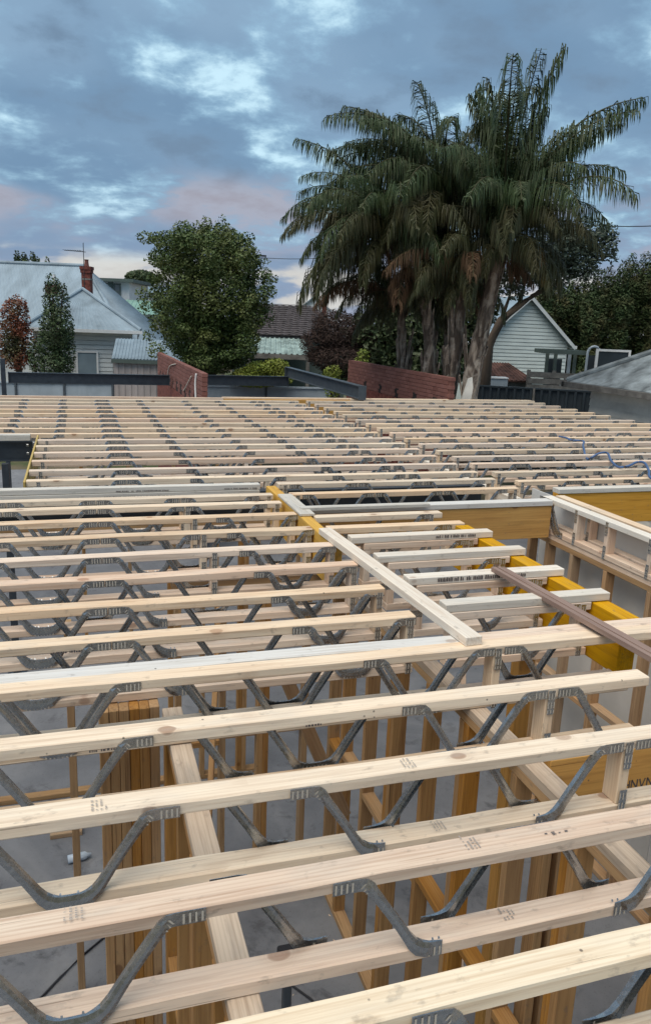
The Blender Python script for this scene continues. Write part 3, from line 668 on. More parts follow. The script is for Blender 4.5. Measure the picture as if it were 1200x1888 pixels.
wall_x(7.02, -4, 1.7, [-3.4, -2.8, -2.2, .75, 1.05, 1.42, 1.466], 'stud wall crossing beneath the grey weathered beam', noggs=False)
wall_x(5.36, .60, 1.76, [.62, .95, 1.24, 1.286, 1.60], 'short cross wall of studs ending at the plank line', noggs=True)
t = empty('stud_prop', (-.10, 4.6, 0), 0, label='single slim golden stud standing alone on the slab at left', cat='stud'); member('shaft', -.12, -.075, 4.6, 4.69, .0, TZ-.322, 'stud', t, 'z')
wall_x(10.6, 0, 4, [.0, .6, 1.2, 1.8, 2.4, 3.0, 3.6], 'far cross wall of studs under the far left bay', noggs=False)
# right hand outer wall with grey sheets behind the studs
t = wall_y(4.08, .6, 6.4, [.62, 1.2, 1.8, 2.4, 3.0, 3.55, 4.1, 4.62, 5.15, 5.62, 6.0, 6.3], 'outer stud wall with grey sheeting at the right of the stair opening', 'stud_brown', True, ('pine_pink', 'stud_brown'))
for i in range(6):
    y0 = .5+i*1.0
    member('wall_sheet', 4.315, 4.325, y0, y0+.996, .02, TZ-.35, 'sheet', t, 'y', 0)
    member('wall_sheet', 4.30, 4.31, y0+.2, y0+1.196, TZ-.348, TZ-.05, 'sheet', t, 'y', 0)
brace((.48, 3.3, .2), (.95, 5.3, 2.5), 'golden diagonal brace behind the left stud wall')
brace((1.15, 4.6, 2.35), (1.72, 4.7, 1.0), 'brown diagonal brace left of the plank line wall', 'stud_brown')
brace((2.05, 3.3, .1), (2.7, 4.9, 2.3), 'long diagonal prop below the short trusses', 'pine_pink')
wall_x(2.6, 1.9, 4.06, [1.92, 2.0, 3.0, 3.5, 3.95], 'cross wall of studs under the lettered lintel at right', 'stud', False, TZ-.565)
wall_x(1.62, 1.87, 3.9, [2.3, 2.75, 3.2], 'low lintel wall at the bottom right corner', 'stud', False, 1.9)

# hose, cord and small things on the deck and slab
m = MB(); pts = [(6.51, 9.6, .01), (6.45, 9.35, .03), (6.45, 9.2, .02), (6.56, 9.1, .02), (6.35, 8.8, .015), (6.15, 8.5, .015), (6.0, 8.2, -.06), (6.12, 8.15, .015), (6.26, 8.17, .015), (6.0, 7.75, .0), (5.8, 7.35, .0), (5.86, 7.25, .03), (6.0, 7.3, .06), (6.02, 7.2, .07), (5.8, 6.85, .05), (5.63, 6.62, .03), (5.60, 6.38, .0), (5.61, 6.365, -.15), (5.62, 6.37, -.5), (5.7, 6.3, -1.5)]
def smooth_pts(p, k=6):
    p = [Vector(q) for q in p]; out = []
    for i in range(len(p)-1):
        p0, p1, p2, p3 = p[max(i-1, 0)], p[i], p[i+1], p[min(i+2, len(p)-1)]
        for j in range(k):
            t = j/k; out.append(.5*((2*p1)+(p2-p0)*t+(2*p0-5*p1+4*p2-p3)*t*t+(3*p1-p0-3*p2+p3)*t**3))
    return out+[p[-1]]
m.tube([q+Vector((0, 0, TZ+.02)) for q in smooth_pts(pts)], .014, 6); m.build('air_hose', 'hose', smooth=True, label='blue air hose snaking over the right bay and down the golden beam', cat='hose')
t = empty('timber_offcut', (.02, 4.2, 0), .3, label='pale timber offcut lying on the slab beside the six-stud post', cat='offcut'); link('block', boxmesh(.2, .09, .045), M['pine_pink'], (-.1, 0, .05), (0, 0, 0), t); link('block', boxmesh(.14, .09, .045), M['stud'], (-.1, .02, .002), (0, 0, 0), t)
o = member('timber_offcut', -.35, -.08, 6.4, 6.49, .0, .045, 'stud_brown', None, 'x', label='brown offcut lying on the slab at left, under the front pair', cat='offcut')
m = MB(); m.tube([(0, 0, .035), (.14, .02, .035), (.16, .022, .035), (.19, .026, .035)], [.035, .035, .018, .012], 10)
M['plastic'] = MT('clear plastic', 0.2, 0, .5).color((.45, .52, .6)).m
m.build('plastic_bottle', 'plastic', None, (-.2, 6.05, 0), smooth=True, label='crushed clear plastic bottle lying on the slab', cat='bottle')
t = empty('meter_box', (.86, 3.0, 0), 0, label='small black box fixed to a stud in the middle', cat='box'); member('case', .80, .89, 2.9, 2.97, 1.55, 1.68, 'wire', t, 'z', .008); member('conduit', .825, .865, 2.91, 2.95, .05, 1.55, 'steel2', t, 'z', .006)
m = MB()
for i in range(6):
    a = Vector((2.3+.12*i, 1.5+.1*(i % 3), .06+.05*(i % 2))); m.tube([a, a+Vector((.9-.1*i, 1.1+.05*i, .1*(i % 3)))], .03, 7)
m.build('pipe_bundle', 'steel2', None, label='jumble of dark pipes lying on the slab at the bottom right corner', cat='pipes', smooth=True)

rg = random.Random(77)
for x, y, L_, a, mt, lb in ((.78, 2.55, .34, .5, 'stud', 'golden offcut lying on the slab right of the left stud wall'), (1.28, 3.35, .22, 1.9, 'pine_pink', 'pale pink offcut lying on the slab before the plank line wall'), (-.55, 3.3, .28, 2.6, 'pine', 'pale offcut lying on the slab near the lone stud')):
    link('timber_offcut', boxmesh(L_, .09, .035), M[mt], (x, y, .001), (0, 0, a), None, label=lb, cat='offcut', group='offcuts on the slab')
m = MB(); m.tube(smooth_pts([(.55, 1.6, .012), (.8, 2.3, .012), (1.3, 2.5, .012), (1.1, 3.1, .012), (1.5, 3.9, .012), (.9, 4.8, .012), (.2, 5.2, .012), (-.6, 4.4, .012)]), .008, 5)
m.build('extension_lead', 'wire', smooth=True, label='black extension lead lying in loops on the slab', cat='lead')
m = MB()
for i in range(420):                    # sawdust and chips under the saw cuts
    x, y = rg.gauss(.95, .35), rg.gauss(2.9, .9); s = rg.uniform(.004, .014); a = rg.uniform(0, 3)
    c, q = math.cos(a)*s, math.sin(a)*s; m.quad((x-c, y-q, .002), (x+q*.5, y-c*.5, .002), (x+c, y+q, .006), (x-q*.5, y+c*.5, .002))
m.build('wood_chips', 'pine', kind='stuff', label='pale wood chips scattered on the slab')

# ---------------------------------------------------------------- brick stub walls and steel beyond the floor
BRK = boxmesh(.23, .11, .076, .004)
def brick_wall(X, y0, y1, ztop, label, pockets, toothed):
    t = empty('brick_wall', (X, y0, 0), 0, label=label, cat='brick wall', group='brick stub walls beyond the floor')
    m = MB(); m.box(X+.012, X+.098, y0+.012, y1-.012, -.1, TZ+ztop-.008); m.build('mortar_core', 'mortar', t, -Vector(t.location))
    nb = int((y1-y0)/.24)
    for c in range(8):
        z = ztop-.076-c*.086
        off = .12*(c % 2)
        for i in range(nb):
            y = y0+off+i*.24
            if y+.23 > y1+(.06 if toothed and c % 2 else 0): continue
            if any(a < y+.115 < a2 for a, a2 in pockets) and z < -.02 and z > -.4: continue
            link('brick', BRK, M['brick'], (.11+rnd.uniform(-.003, .003), y-y0, TZ+z), (0, 0, R(90)+rnd.uniform(-.006, .006)), t)
        if off and not toothed: link('brick', boxmesh(.11, .11, .076, .004), M['brick'], (.11, 0, TZ+z), (0, 0, R(90)), t)
    for a, a2 in pockets:
        m = MB(); m.box(X+.008, X+.03, a, a2, TZ-.30, TZ-.02); m.build('pocket_shade', 'dark', t, -Vector(t.location))  # dark backing in each joist pocket: its shade is painted on
    m = MB(); m.box(X+.001, X+.109, y0+.001, y1, -.1, TZ+ztop-.70); m.build('lower_brickwork', 'chimbrick', t, -Vector(t.location))
    return t
pk = lambda a, n, d, w: [(a+i*d, a+i*d+w) for i in range(n)]
t = brick_wall(2.26, 14.98, 23.6, .45, 'red brick stub wall with a hanging white cable, left of the middle', pk(15.8, 10, .75, .3), False)
m = MB(); m.tube(smooth_pts([(2.245, 15.6, .40), (2.23, 15.62, .2), (2.235, 15.58, -.1)]), .02, 6)
m.build('white_cable', 'white', t, Vector((0, 0, TZ))-Vector(t.location), smooth=True)
for cp in ([(2.245, 20.8, -.05), (2.24, 20.2, .25), (2.245, 19, .38)], [(2.245, 17.6, -.12), (2.23, 17.1, .0), (2.245, 16.3, .30)]):
    m = MB(); m.tube(smooth_pts(cp), .012, 5); m.build('grey_cable', 'pine_grey', t, Vector((0, 0, TZ))-Vector(t.location), smooth=True)
t = brick_wall(7.42, 14.98, 21.6, .46, 'long red brick stub wall with toothed ends, in front of the palms', pk(15.6, 5, 1.1, .22), True)
def steel_run(A, B, h, label, mat='steel', w=.12):
    A, B = Vector(A), Vector(B)
    t = empty('steel_beam', A, math.atan2(B.y-A.y, B.x-A.x), label=label, cat='steel beam', group='dark steel beams beyond the floor')
    m = MB(); f = .014
    sec = [(-w/2, 0), (w/2, 0), (w/2, f), (.005, f), (.005, h-f), (w/2, h-f), (w/2, h), (-w/2, h), (-w/2, h-f), (-.005, h-f), (-.005, f), (-w/2, f)]
    m.prism([(0, a, c) for a, c in sec], ((B-A).length, 0, 0)); m.build('rolled_section', mat, t)
    for e in (-.014, (B-A).length+.002): m = MB(); m.box(e, e+.012, -w/2-.01, w/2+.01, -.01, h+.01); m.build('end_plate', mat, t)
    return t
steel_run((-1.5, 20, TZ-.20), (2.2, 20, TZ-.20), .25, 'black steel beam spanning in front of the left houses')
steel_run((2.40, 20, TZ-.18), (5.24, 20, TZ-.18), .25, 'black steel beam in front of the lime hedge')
steel_run((5.34, 14.6, TZ+.03), (5.34, 20.4, TZ+.06), .26, 'slate grey steel beam running away to the lime hedge', 'steel2', .14)
for (x, y, z1, lb) in ((-1.62, 20, TZ+.36, 'navy steel post at the left edge beyond the floor'), (5.36, 14.72, TZ+.28, 'slate steel post at the near end of the receding beam')):
    t = empty('steel_post', (x, y, 0), 0, label=lb, cat='steel post'); member('shaft', x-.05, x+.05, y-.05, y+.05, .012, z1 if y > 15 else TZ+.02, 'steel' if y > 15 else 'steel2', t, 'z'); member('base_plate', x-.12, x+.12, y-.12, y+.12, 0, .012, 'steel', t)

# ---------------------------------------------------------------- helpers for houses (own axes, turned about z)
def ribbed(P0, P1, P2, P3, pitch, depth, name, mat, parent, inv):
    """ribbed sheet over the quad P0 P1 (bottom) P3 P2 (top); ribs run from bottom to top; with a closed back"""
    P0, P1, P2, P3 = (Vector(p) for p in (P0, P1, P2, P3)); nrm = (P1-P0).cross(P3-P0).normalized()
    n = max(2, int((P1-P0).length/pitch)); m = MB(); prof = []
    for i in range(n):
        for f, h in ((0, 0), (.55, 0), (.65, 1), (.9, 1)): prof.append(((i+f)/n, h*depth))
    prof.append((1, 0))
    for a, h in prof: m.v.append(tuple(P0.lerp(P1, a)+nrm*h)); m.v.append(tuple(P3.lerp(P2, a)+nrm*h))
    for i in range(len(prof)-1): m.f.append((2*i, 2*i+2, 2*i+3, 2*i+1)); m.mi.append(0)
    k = len(m.v)
    for p in (P0, P1, P2, P3): m.v.append(tuple(p-nrm*.05))
    m.f.append((k+3, k+2, k+1, k)); m.mi.append(0)
    m.f.append((k, k+1, len(prof)*2-2, 0)); m.mi.append(0)
    return m.build(name, mat, parent, inv)
def slab_quad(pts, th, name, mat, parent):
    pts = [Vector(p) for p in pts]; nrm = (pts[1]-pts[0]).cross(pts[2]-pts[0]).normalized()
    m = MB(); m.prism([p-nrm*th for p in pts], nrm*th); return m.build(name, mat, parent)
def boards(x0, x1, y, z0, z1, pitch, mat, parent, clip=None, name='weatherboard'):
    """lapped boards on the face y (facing -y), each its own piece; clip(z) gives the x limits"""
    z = z0
    while z < z1-.02:
        a, c = (x0, x1); a2, c2 = a, c
        if clip: a, c = clip(z); a2, c2 = clip(min(z+pitch, z1))
        if c-a > .05:
            m = MB(); zt = min(z+pitch*.84, z1)
            m.prism([(a, y-.022, z), (c, y-.022, z), (c, y+.004, z), (a, y+.004, z)], (0, 0, .001))
            m.v = []; m.f = []; m.mi = []
            m.v = [(a, y-.06, z), (c, y-.06, z), (c2, y-.045, zt), (a2, y-.045, zt), (a, y+.01, z), (c, y+.01, z), (c2, y+.01, zt), (a2, y+.01, zt)]
            m.f = [(0, 1, 2, 3), (1, 0, 4, 5), (3, 2, 6, 7), (0, 3, 7, 4), (2, 1, 5, 6), (4, 7, 6, 5)]; m.mi = [0]*6
            m.build(name, mat, parent)
        z += pitch
def window(parent, x0, x1, y, z0, z1, frame='white', pane='glass', bars=0):
    f = MB(); w = .07
    f.box(x0-w, x0, y-.05, y+.02, z0-w, z1+w); f.box(x1, x1+w, y-.05, y+.02, z0-w, z1+w); f.box(x0, x1, y-.05, y+.02, z1, z1+w); f.box(x0-.05, x1+.05, y-.07, y+.02, z0-w, z0)
    if bars: f.box(x0, x1, y-.045, y+.01, (z0+z1)/2-.03, (z0+z1)/2+.03)
    fr = f.build('window_frame', frame, parent)
    g = MB(); g.box(x0, x1, y-.015, y+.005, z0, z1); g.build('pane', pane, fr)
    return fr
def local(P, org, rz):
    d = Vector(P)-Vector(org); c, s = math.cos(-rz), math.sin(-rz); return Vector((d.x*c-d.y*s, d.x*s+d.y*c, d.z))
GZ = .75                                      # level of the neighbouring gardens
RZ = -math.atan2(HEAD.x, HEAD.y)              # square to the view
def house(name, px, D, rz, label, cat='house'):
    p = at(px, 600, D); return empty(name, (p.x, p.y, GZ), rz, label=label, cat=cat)
def upm(px, py, D): return at(px, py, D).z-GZ

# big pale roofed house at the far left
D = 36; t = house('weatherboard_house', 60, D, RZ, 'big house with pale blue metal hip roof at the left edge')
s = D/FPX; zr = upm(50, 474, D); ze = upm(100, 648, D); X = lambda px: (px-60)*s
xr = X(96); xe = X(250); yr = 5.0
rf = ribbed((-9, -.3, ze), (xe, -.3, ze), (xr, yr, zr), (-9, yr, zr), .19, .006, 'roof', 'roof_blue', t, (0, 0, 0))
ribbed((xe, -.3, ze), (xe, 2*yr+.3, ze), (xr, yr, zr), (xr-.01, yr, zr), .25, .03, 'roof', 'roof_blue', t, (0, 0, 0))
slab_quad([(xe, 2*yr+.3, ze), (-9, 2*yr+.3, ze), (-9, yr, zr), (xr, yr, zr)], .05, 'roof', 'roof_blue', t)
m = MB(); m.tube([(-9, yr, zr+.03), (xr, yr, zr+.03)], .09, 8); m.build('ridge_cap', 'roof_grey', rf); m = MB(); m.tube([(xr, yr, zr+.03), (xe, -.3, ze+.03)], .09, 8); m.build('hip_cap', 'roof_grey', rf)
m = MB(); m.box(-9, xe-.4, .1, 2*yr-.1, -.5, ze-.03); m.build('wall', 'boards_white', t)
vx, vy = X(53), 3.6; vz = ze+(zr-ze)*(vy+.3)/(yr+.3); m = MB(); m.tube([(vx, vy, vz-.2), (vx, vy, vz+.55)], .07, 8); m.build('vent_pipe', 'white', t)
m = MB(); m.box(vx-.28, vx+.28, vy-.55, vy-.1, vz-.42, vz+.05); m.build('rusty_flashing', 'rust', t)
# lower wing with its own hip roof
D = 31; s = D/FPX; t = house('house_wing', 155, D, 0, 'grey blue hip roofed wing with weatherboard wall and blind window'); X = lambda px: (px-155)*s/.952
ze = upm(155, 606, D); za = upm(155, 531, D); xl, xr_ = X(58), X(249); dp = (xr_-xl)/2
rf = ribbed((xl, -.25, ze), (xr_, -.25, ze), (.02, dp-.25, za), (-.02, dp-.25, za), .19, .006, 'roof', 'roof_grey', t, (0, 0, 0))
slab_quad([(xr_, -.25, ze), (xr_, 7, ze), (0, 7, za), (.02, dp-.25, za)], .04, 'roof', 'roof_grey', t); slab_quad([(xl, 7, ze), (xl, -.25, ze), (-.02, dp-.25, za), (0, 7, za)], .04, 'roof', 'roof_grey', t)
for q in (((xr_, -.25, ze), (0, dp-.25, za)), ((xl, -.25, ze), (0, dp-.25, za)), ((0, dp-.25, za), (0, 7, za))):
    m = MB(); m.tube([Vector(q[0])+Vector((0, 0, .04)), Vector(q[1])+Vector((0, 0, .04))], .07, 8); m.build('ridge_cap', 'roof_blue', rf)
m = MB(); m.box(xl-.02, xr_+.05, -.36, -.26, ze-.12, ze+.0); m.build('gutter', 'white', t)
wl, wr = X(72), X(236)
m = MB(); m.box(wl, wr, .2, 6.8, -.5, ze-.1); m.build('wall', 'boards_white', t)
boards(wl, wr, .2, upm(155, 700, D), ze-.12, .17, 'boards_white', t)
m = MB(); m.box(xl+.1, xr_-.05, -.25, .2, ze-.14, ze-.12); m.build('eave_lining', 'boards_cream', t)
window(t, X(143), X(174), .10, upm(160, 700, D), upm(160, 650, D), 'white', 'blind')
m = MB(); m.tube([(X(245), -.3, ze-.1), (X(243), .1, ze-.5), (X(243), .12, 0)], .05, 8); m.build('downpipe', 'white', t, smooth=True)
# chimney and aerial
D = 34; s = D/FPX; p = at(162, 560, D); t = empty('chimney', (p.x, p.y, GZ), RZ, label='red brick chimney with corbelled top and clay pot', cat='chimney')
z = lambda py: upm(162, py, D); w = 8.3*s
for nm, hw, z0, z1, mt in (('shaft', w*.92, z(700), z(503), 'chimbrick'), ('corbel', w*1.08, z(503), z(497), 'chimbrick'), ('corbel', w*1.2, z(497), z(491), 'chimbrick'), ('pot', w*.55, z(491), z(478), 'brick')):
    m = MB(); m.box(-hw, hw, -hw, hw, z0, z1)
    if nm == 'pot': m = MB(); m.tube([(0, 0, z0), (0, 0, z0+.1), (0, 0, z1-.06), (0, 0, z1)], [hw, hw*.85, hw*.75, hw*.9], 10)
    m.build(nm, mt, t)
m = MB(); m.box(-w*.96, w*.96, -w*.96, w*.96, z(516), z(513)); m.build('band', 'greywood', t)
p = at(157, 560, 33.5); s = 33.5/FPX; t = empty('tv_aerial', (p.x, p.y, GZ), RZ, label='thin television aerial beside the brick chimney', cat='aerial')
m = MB(); m.tube([(0, 0, upm(157, 560, 33.5)), (0, 0, upm(157, 447, 33.5))], .015, 6); m.build('mast', 'wire', t)
m = MB(); zz = upm(157, 464, 33.5); m.tube([(-34*s, 0, zz+.04), (4*s, 0, zz)], .013, 5)
for i in range(8): m.tube([(-33*s+i*4.2*s, -.25, zz+.04), (-33*s+i*4.2*s, .25, zz+.04)], .008, 4)
m.build('boom', 'wire', t)
# white house with two sash windows, green roof below it
D = 50; s = D/FPX; t = house('flat_roofed_house', 205, D, RZ, 'distant white house with two sash windows under a dark flat roof'); X = lambda px: (px-205)*s; z = lambda py: upm(205, py, D)
m = MB(); m.box(X(174), X(239), 0, 5, 0, z(519)); m.build('wall', 'boards_white', t); m = MB(); m.box(X(170), X(250), -.5, 5.3, z(519), z(513)); m.build('roof', 'trim_green', t)
for a, c in ((178, 186), (189, 199), (213, 222)): window(t, X(a), X(c), -.02, z(549), z(524), 'trim_green', 'glass', 1)
m = MB(); m.box(X(202), X(210), -.06, 0, z(552), z(520)); m.build('green_panel', 'trim_green', t)
D = 46; s = D/FPX; t = house('green_roofed_house', 240, D, RZ, 'house with pale green metal roof behind the big round tree'); X = lambda px: (px-240)*s; z = lambda py: upm(240, py, D)
ribbed((X(212), 0, z(578)), (X(300), 0, z(578)), (X(300), 3, z(551)), (X(196), 3, z(551)), .25, .03, 'roof', 'roof_green', t, (0, 0, 0)); m = MB(); m.box(X(216), X(298), .3, 6, 0, z(579)); m.build('wall', 'pinkwall', t); m = MB(); m.box(X(212), X(300), -.08, .02, z(580)-.1, z(578)); m.build('gutter', 'trim_green', t)
window(t, X(262), X(276), .28, z(603), z(590), 'trim_green', 'glass')
D = 62; s = D/FPX; t = house('pale_roofed_house', 258, D, RZ, 'far house with pale blue gable roof right of the white house'); X = lambda px: (px-258)*s; z = lambda py: upm(258, py, D)
ribbed((X(236), 0, z(538)), (X(300), 0, z(538)), (X(300), 4, z(523)), (X(246), 4, z(523)), .3, .03, 'roof', 'roof_blue', t, (0, 0, 0)); m = MB(); m.box(X(238), X(298), .3, 6, 0, z(539)); m.build('wall', 'boards_white', t)
# shed
D = 27; s = D/FPX; t = house('garden_shed', 205, D, RZ, 'garden shed with blue corrugated roof and pinkish ribbed wall', 'shed'); X = lambda px: (px-205)*s; z = lambda py: upm(230, py, D)
ze, zr = z(661), z(627); xs0, xs1 = X(181), X(338)
rf = ribbed((X(206), -.1, ze), (xs1, -.1, ze), (X(322), 1.6, zr), (X(190), 1.6, zr), .11, .02, 'roof', 'roof_grey', t, (0, 0, 0))
slab_quad([(X(186), 3.2, ze), (X(190), 1.6, zr), (X(322), 1.6, zr), (xs1, 3.2, ze)], .04, 'roof', 'roof_grey', t)
m = MB(); m.prism([(X(206), 0, 0), (X(206), 0, ze-.03), (X(191), 1.6, zr-.05), (X(182), 2.6, ze-.03), (X(182), 2.6, 0)], (.04, 0, 0)); m.build('gable_wall', 'boards_white', t)
ribbed((X(206), 0, 0), (xs1-.1, 0, 0), (xs1-.1, 0, ze-.08), (X(206), 0, ze-.08), .2, .02, 'wall', 'pinkwall', t, (0, 0, 0))
m = MB(); m.box(X(206), xs1, -.16, -.08, ze-.14, ze-.02); m.build('gutter', 'trim_green', t)
# middle house: dark tiles above a verandah
D = 32; s = D/FPX; t = house('tiled_house', 520, D, RZ, 'house with dark tiled roof and mossy verandah between tree and palms'); X = lambda px: (px-520)*s; z = lambda py: upm(530, py, D)
ze, zr = z(618), z(558); m = MB(); nr = 15
for i in range(nr):                       # courses of tiles, each overlapping the one below
    a, c = i/nr, (i+1)/nr; za, zb = ze+(zr-ze)*a, ze+(zr-ze)*c; ya, yb = 3.2*a, 3.2*c
    xr1, xr2 = X(640)-(X(640)-X(575))*a, X(640)-(X(640)-X(575))*c; xl = X(430); k = int((xr1-xl)/.3)
    for j in range(k):
        u0, u1 = xl+j*.3, xl+(j+1)*.3
        m.quad((u0, ya-.06, za+.035), (u0+.19, ya-.06, za+.06), (u0+.19, yb, zb+.01), (u0, yb, zb))
        m.quad((u0+.19, ya-.06, za+.06), (u1, ya-.06, za+.035), (u1, yb, zb), (u0+.19, yb, zb+.01))
        m.quad((u0, ya-.06, za-.0), (u1, ya-.06, za-.0), (u1, ya-.06, za+.035), (u0, ya-.06, za+.045))
m.build('roof_tiles', 'roof_tile', t, kind='stuff')
slab_quad([(X(430), 0, ze-.04), (X(640), 0, ze-.04), (X(575), 3.2, zr-.04), (X(430), 3.2, zr-.04)], .05, 'roof', 'roof_tile', t)
slab_quad([(X(640), 0, ze-.04), (X(640), 6.4, ze-.04), (X(575), 3.2, zr-.04), (X(574), 3.2, zr-.04)], .05, 'roof', 'roof_tile', t)
m = MB(); m.box(X(430), X(636), .2, 6, 0, ze-.1); m.build('wall', 'trim_green', t)
ribbed((X(425), -2.6, z(648)), (X(575), -2.6, z(648)), (X(560), 0, ze-.12), (X(425), 0, ze-.12), .2, .03, 'verandah_roof', 'roof_mint', t, (0, 0, 0))
m = MB(); m.box(X(425), X(575), -2.68, -2.58, z(648)-.18, z(648)); m.build('verandah_beam', 'greywood', t)
for px in (430, 474, 572): m = MB(); m.box(X(px)-.06, X(px)+.06, -2.66, -2.54, -.4, z(648)-.18); m.build('verandah_post', 'greywood', t)
m = MB(); m.box(X(588), X(597), 4, 4.4, zr-1.2, z(530)); m.build('chimney', 'chimbrick', t); 
D = 52; t = house('white_gabled_house', 585, D, RZ, 'far pale gable end glimpsed behind the palm fronds'); s = D/FPX; z = lambda py: upm(585, py, D)
m = MB(); m.prism([(-30*s, 0, 0), (18*s, 0, 0), (18*s, 0, z(570)), (-6*s, 0, z(545)), (-30*s, 0, z(570))], (0, 4, 0)); m.build('wall', 'boards_white', t)
slab_quad([(18*s+.2, -.2, z(571)), (18*s+.2, 4, z(571)), (-6*s, 4, z(544)), (-6*s, -.2, z(544))], .06, 'roof', 'roof_grey', t); slab_quad([(-6*s, -.2, z(544)), (-6*s, 4, z(544)), (-30*s-.2, 4, z(571)), (-30*s-.2, -.2, z(571))], .06, 'roof', 'roof_grey', t)
# gable house behind the palms
D = 31; s = D/FPX; ga = RZ+R(14); p = at(969, 600, D); t = empty('gabled_house', (p.x, p.y, GZ), ga, label='pale green weatherboard gable house behind the palm trunks', cat='house'); z = lambda py: upm(985, py, D)
hw = 1.82; ze, za = z(628), z(547); zt = lambda q: hw*(1-(q-ze)/(za-ze)) if q > ze else hw
m = MB(); m.prism([(-hw, 0, -.5), (hw, 0, -.5), (hw, 0, ze), (0, 0, za-.03), (-hw, 0, ze)], (0, 6, 0)); m.build('wall', 'boards_mint', t)
boards(-hw, hw, 0, z(705), za-.05, .138, 'boards_mint', t, lambda q: (-zt(q), zt(q)))
for sg in (-1, 1):
    ex = sg*(hw+.22); ez = ze-.22*(za-ze)/hw
    a = [(0, -.28, za+.04), (0, 6.2, za+.04), (ex, 6.2, ez+.04), (ex, -.28, ez+.04)]
    rf = slab_quad(a if sg < 0 else a[::-1], .06, 'roof', 'roof_blue', t)
    m = MB(); m.prism([(0, -.30, za-.11), (0, -.30, za+.05), (ex, -.30, ez+.05), (ex, -.30, ez-.11)], (0, .04, 0)); m.build('bargeboard', 'boards_white', t)
    m = MB(); m.box(ex-.05, ex+.1, -.25, 6.2, ez-.06, ez+.06); m.build('gutter', 'white', t)
m = MB(); m.box(hw-.02, hw+.03, -.03, .03, -.4, ze-.02); m.build('corner_board', 'white', t)
# low house at the right edge with stained hip roof
X0, Y0, ez = 11.15, 16.35, .34; t = empty('low_house', (X0, Y0, GZ), 0, label='low cream weatherboard house with stained grey hip roof at the right edge', cat='house')
rz_ = ez+2.35; dz = GZ-TZ
L = lambda x, y, z: (x-X0, y-Y0, TZ+z-GZ)
rf = slab_quad([L(X0, Y0, ez), L(X0+4, Y0-4, rz_), L(X0+4, 4, rz_), L(X0, 4, ez)][::-1], .05, 'roof', 'roof_old', t)
slab_quad([L(X0, Y0, ez), L(X0+8, Y0, ez), L(X0+4, Y0-4, rz_)], .05, 'roof', 'roof_old', t)
m = MB(); m.tube([Vector(L(X0, Y0, ez+.03)), Vector(L(X0+4, Y0-4, rz_+.03))], .07, 8); m.build('hip_cap', 'roof_old', rf)
m = MB(); m.box(-.1, .02, -12.3, .05, TZ+ez-.13-GZ, TZ+ez-.01-GZ); m.box(-.1, 8, -.0, .12, TZ+ez-.13-GZ, TZ+ez-.01-GZ); m.build('gutter', 'greywood', t)
m = MB(); m.box(0, .42, -12.3, -.4, TZ+ez-.15-GZ, TZ+ez-.13-GZ); m.build('eave_lining', 'boards_cream', t)
m = MB(); m.box(.42, 7.5, -12.0, -.42, -.8, TZ+ez-.15-GZ); m.build('wall', 'boards_cream', t)
zz = -.6
while zz < TZ+ez-.2-GZ:
    m = MB(); zt_ = zz+.17
    m.v = [(.39, -12, zz), (.39, -.40, zz), (.412, -.40, zz+.168), (.412, -12, zz+.168), (.43, -12, zz), (.43, -.4, zz), (.43, -.4, zz+.168), (.43, -12, zz+.168)]
    m.f = [(0, 3, 2, 1), (0, 1, 5, 4), (3, 7, 6, 2), (0, 4, 7, 3), (1, 2, 6, 5)]; m.mi = [0]*5; m.build('weatherboard', 'boards_cream', t); zz += .168
m = MB(); m.box(.36, .45, -3.32, -3.20, -.5, TZ+ez-.16-GZ); m.box(.36, .45, -3.15, -3.03, -.5, TZ+ez-.16-GZ); m.build('window_frame', 'boards_white', t)
m = MB(); m.box(.385, .43, -3.20, -3.15, -.5, TZ+ez-.2-GZ); m.build('pane', 'glass', t)

# ---------------------------------------------------------------- fences and yard things
def fence(px0, px1, py0, py1, D0, D1, pitch, mat, label, post='steel2', nposts=3, dep=.04):
    A, B = at(px0, py0, D0), at(px1, py1, D1); L_ = (Vector((B.x, B.y))-Vector((A.x, A.y))).length
    t = empty('steel_fence', (A.x, A.y, GZ-.6), math.atan2(B.y-A.y, B.x-A.x), label=label, cat='fence'); h0, h1 = A.z-GZ+.6, B.z-GZ+.6
    for i in range(nposts):
        f0, f1 = i/nposts, (i+1)/nposts; za, zb = h0+(h1-h0)*f0, h0+(h1-h0)*f1
        ribbed((L_*f0+.03, 0, 0), (L_*f1-.03, 0, 0), (L_*f1-.03, 0, zb), (L_*f0+.03, 0, za), pitch, dep, 'panel', mat, t, (0, 0, 0))
        m = MB(); m.prism([(L_*f0, -.05, za-.02), (L_*f1, -.05, zb-.02), (L_*f1, -.05, zb+.03), (L_*f0, -.05, za+.03)], (0, .1, 0)); m.build('rail', mat, t)
    for i in range(nposts+1):
        m = MB(); zz = h0+(h1-h0)*i/nposts; m.box(L_*i/nposts-.03, L_*i/nposts+.03, -.06, .06, 0, zz+.02); m.build('post', post, t)
    return t
fence(878, 1100, 711, 723, 24, 22.5, .22, 'fence_dark', 'dark ribbed steel fence between palm trunk and low house', 'greywood', 2, .05)
fence(-60, 208, 704, 707, 25.5, 25.5, 1.5, 'fence_pale', 'pale blue steel fence behind the left black beam', 'steel2', 3, .008)
fence(370, 612, 711, 716, 24.5, 24.5, 2.4, 'fence_pale', 'pale blue steel fence behind the brick stub and black beam', 'steel2', 2, .008)
t = empty('rusty_lean_to', at(935, 700, 27), RZ, label='low roof of rusty brown iron in front of the gable house', cat='shed'); s = 27/FPX; o0 = t.location.copy()
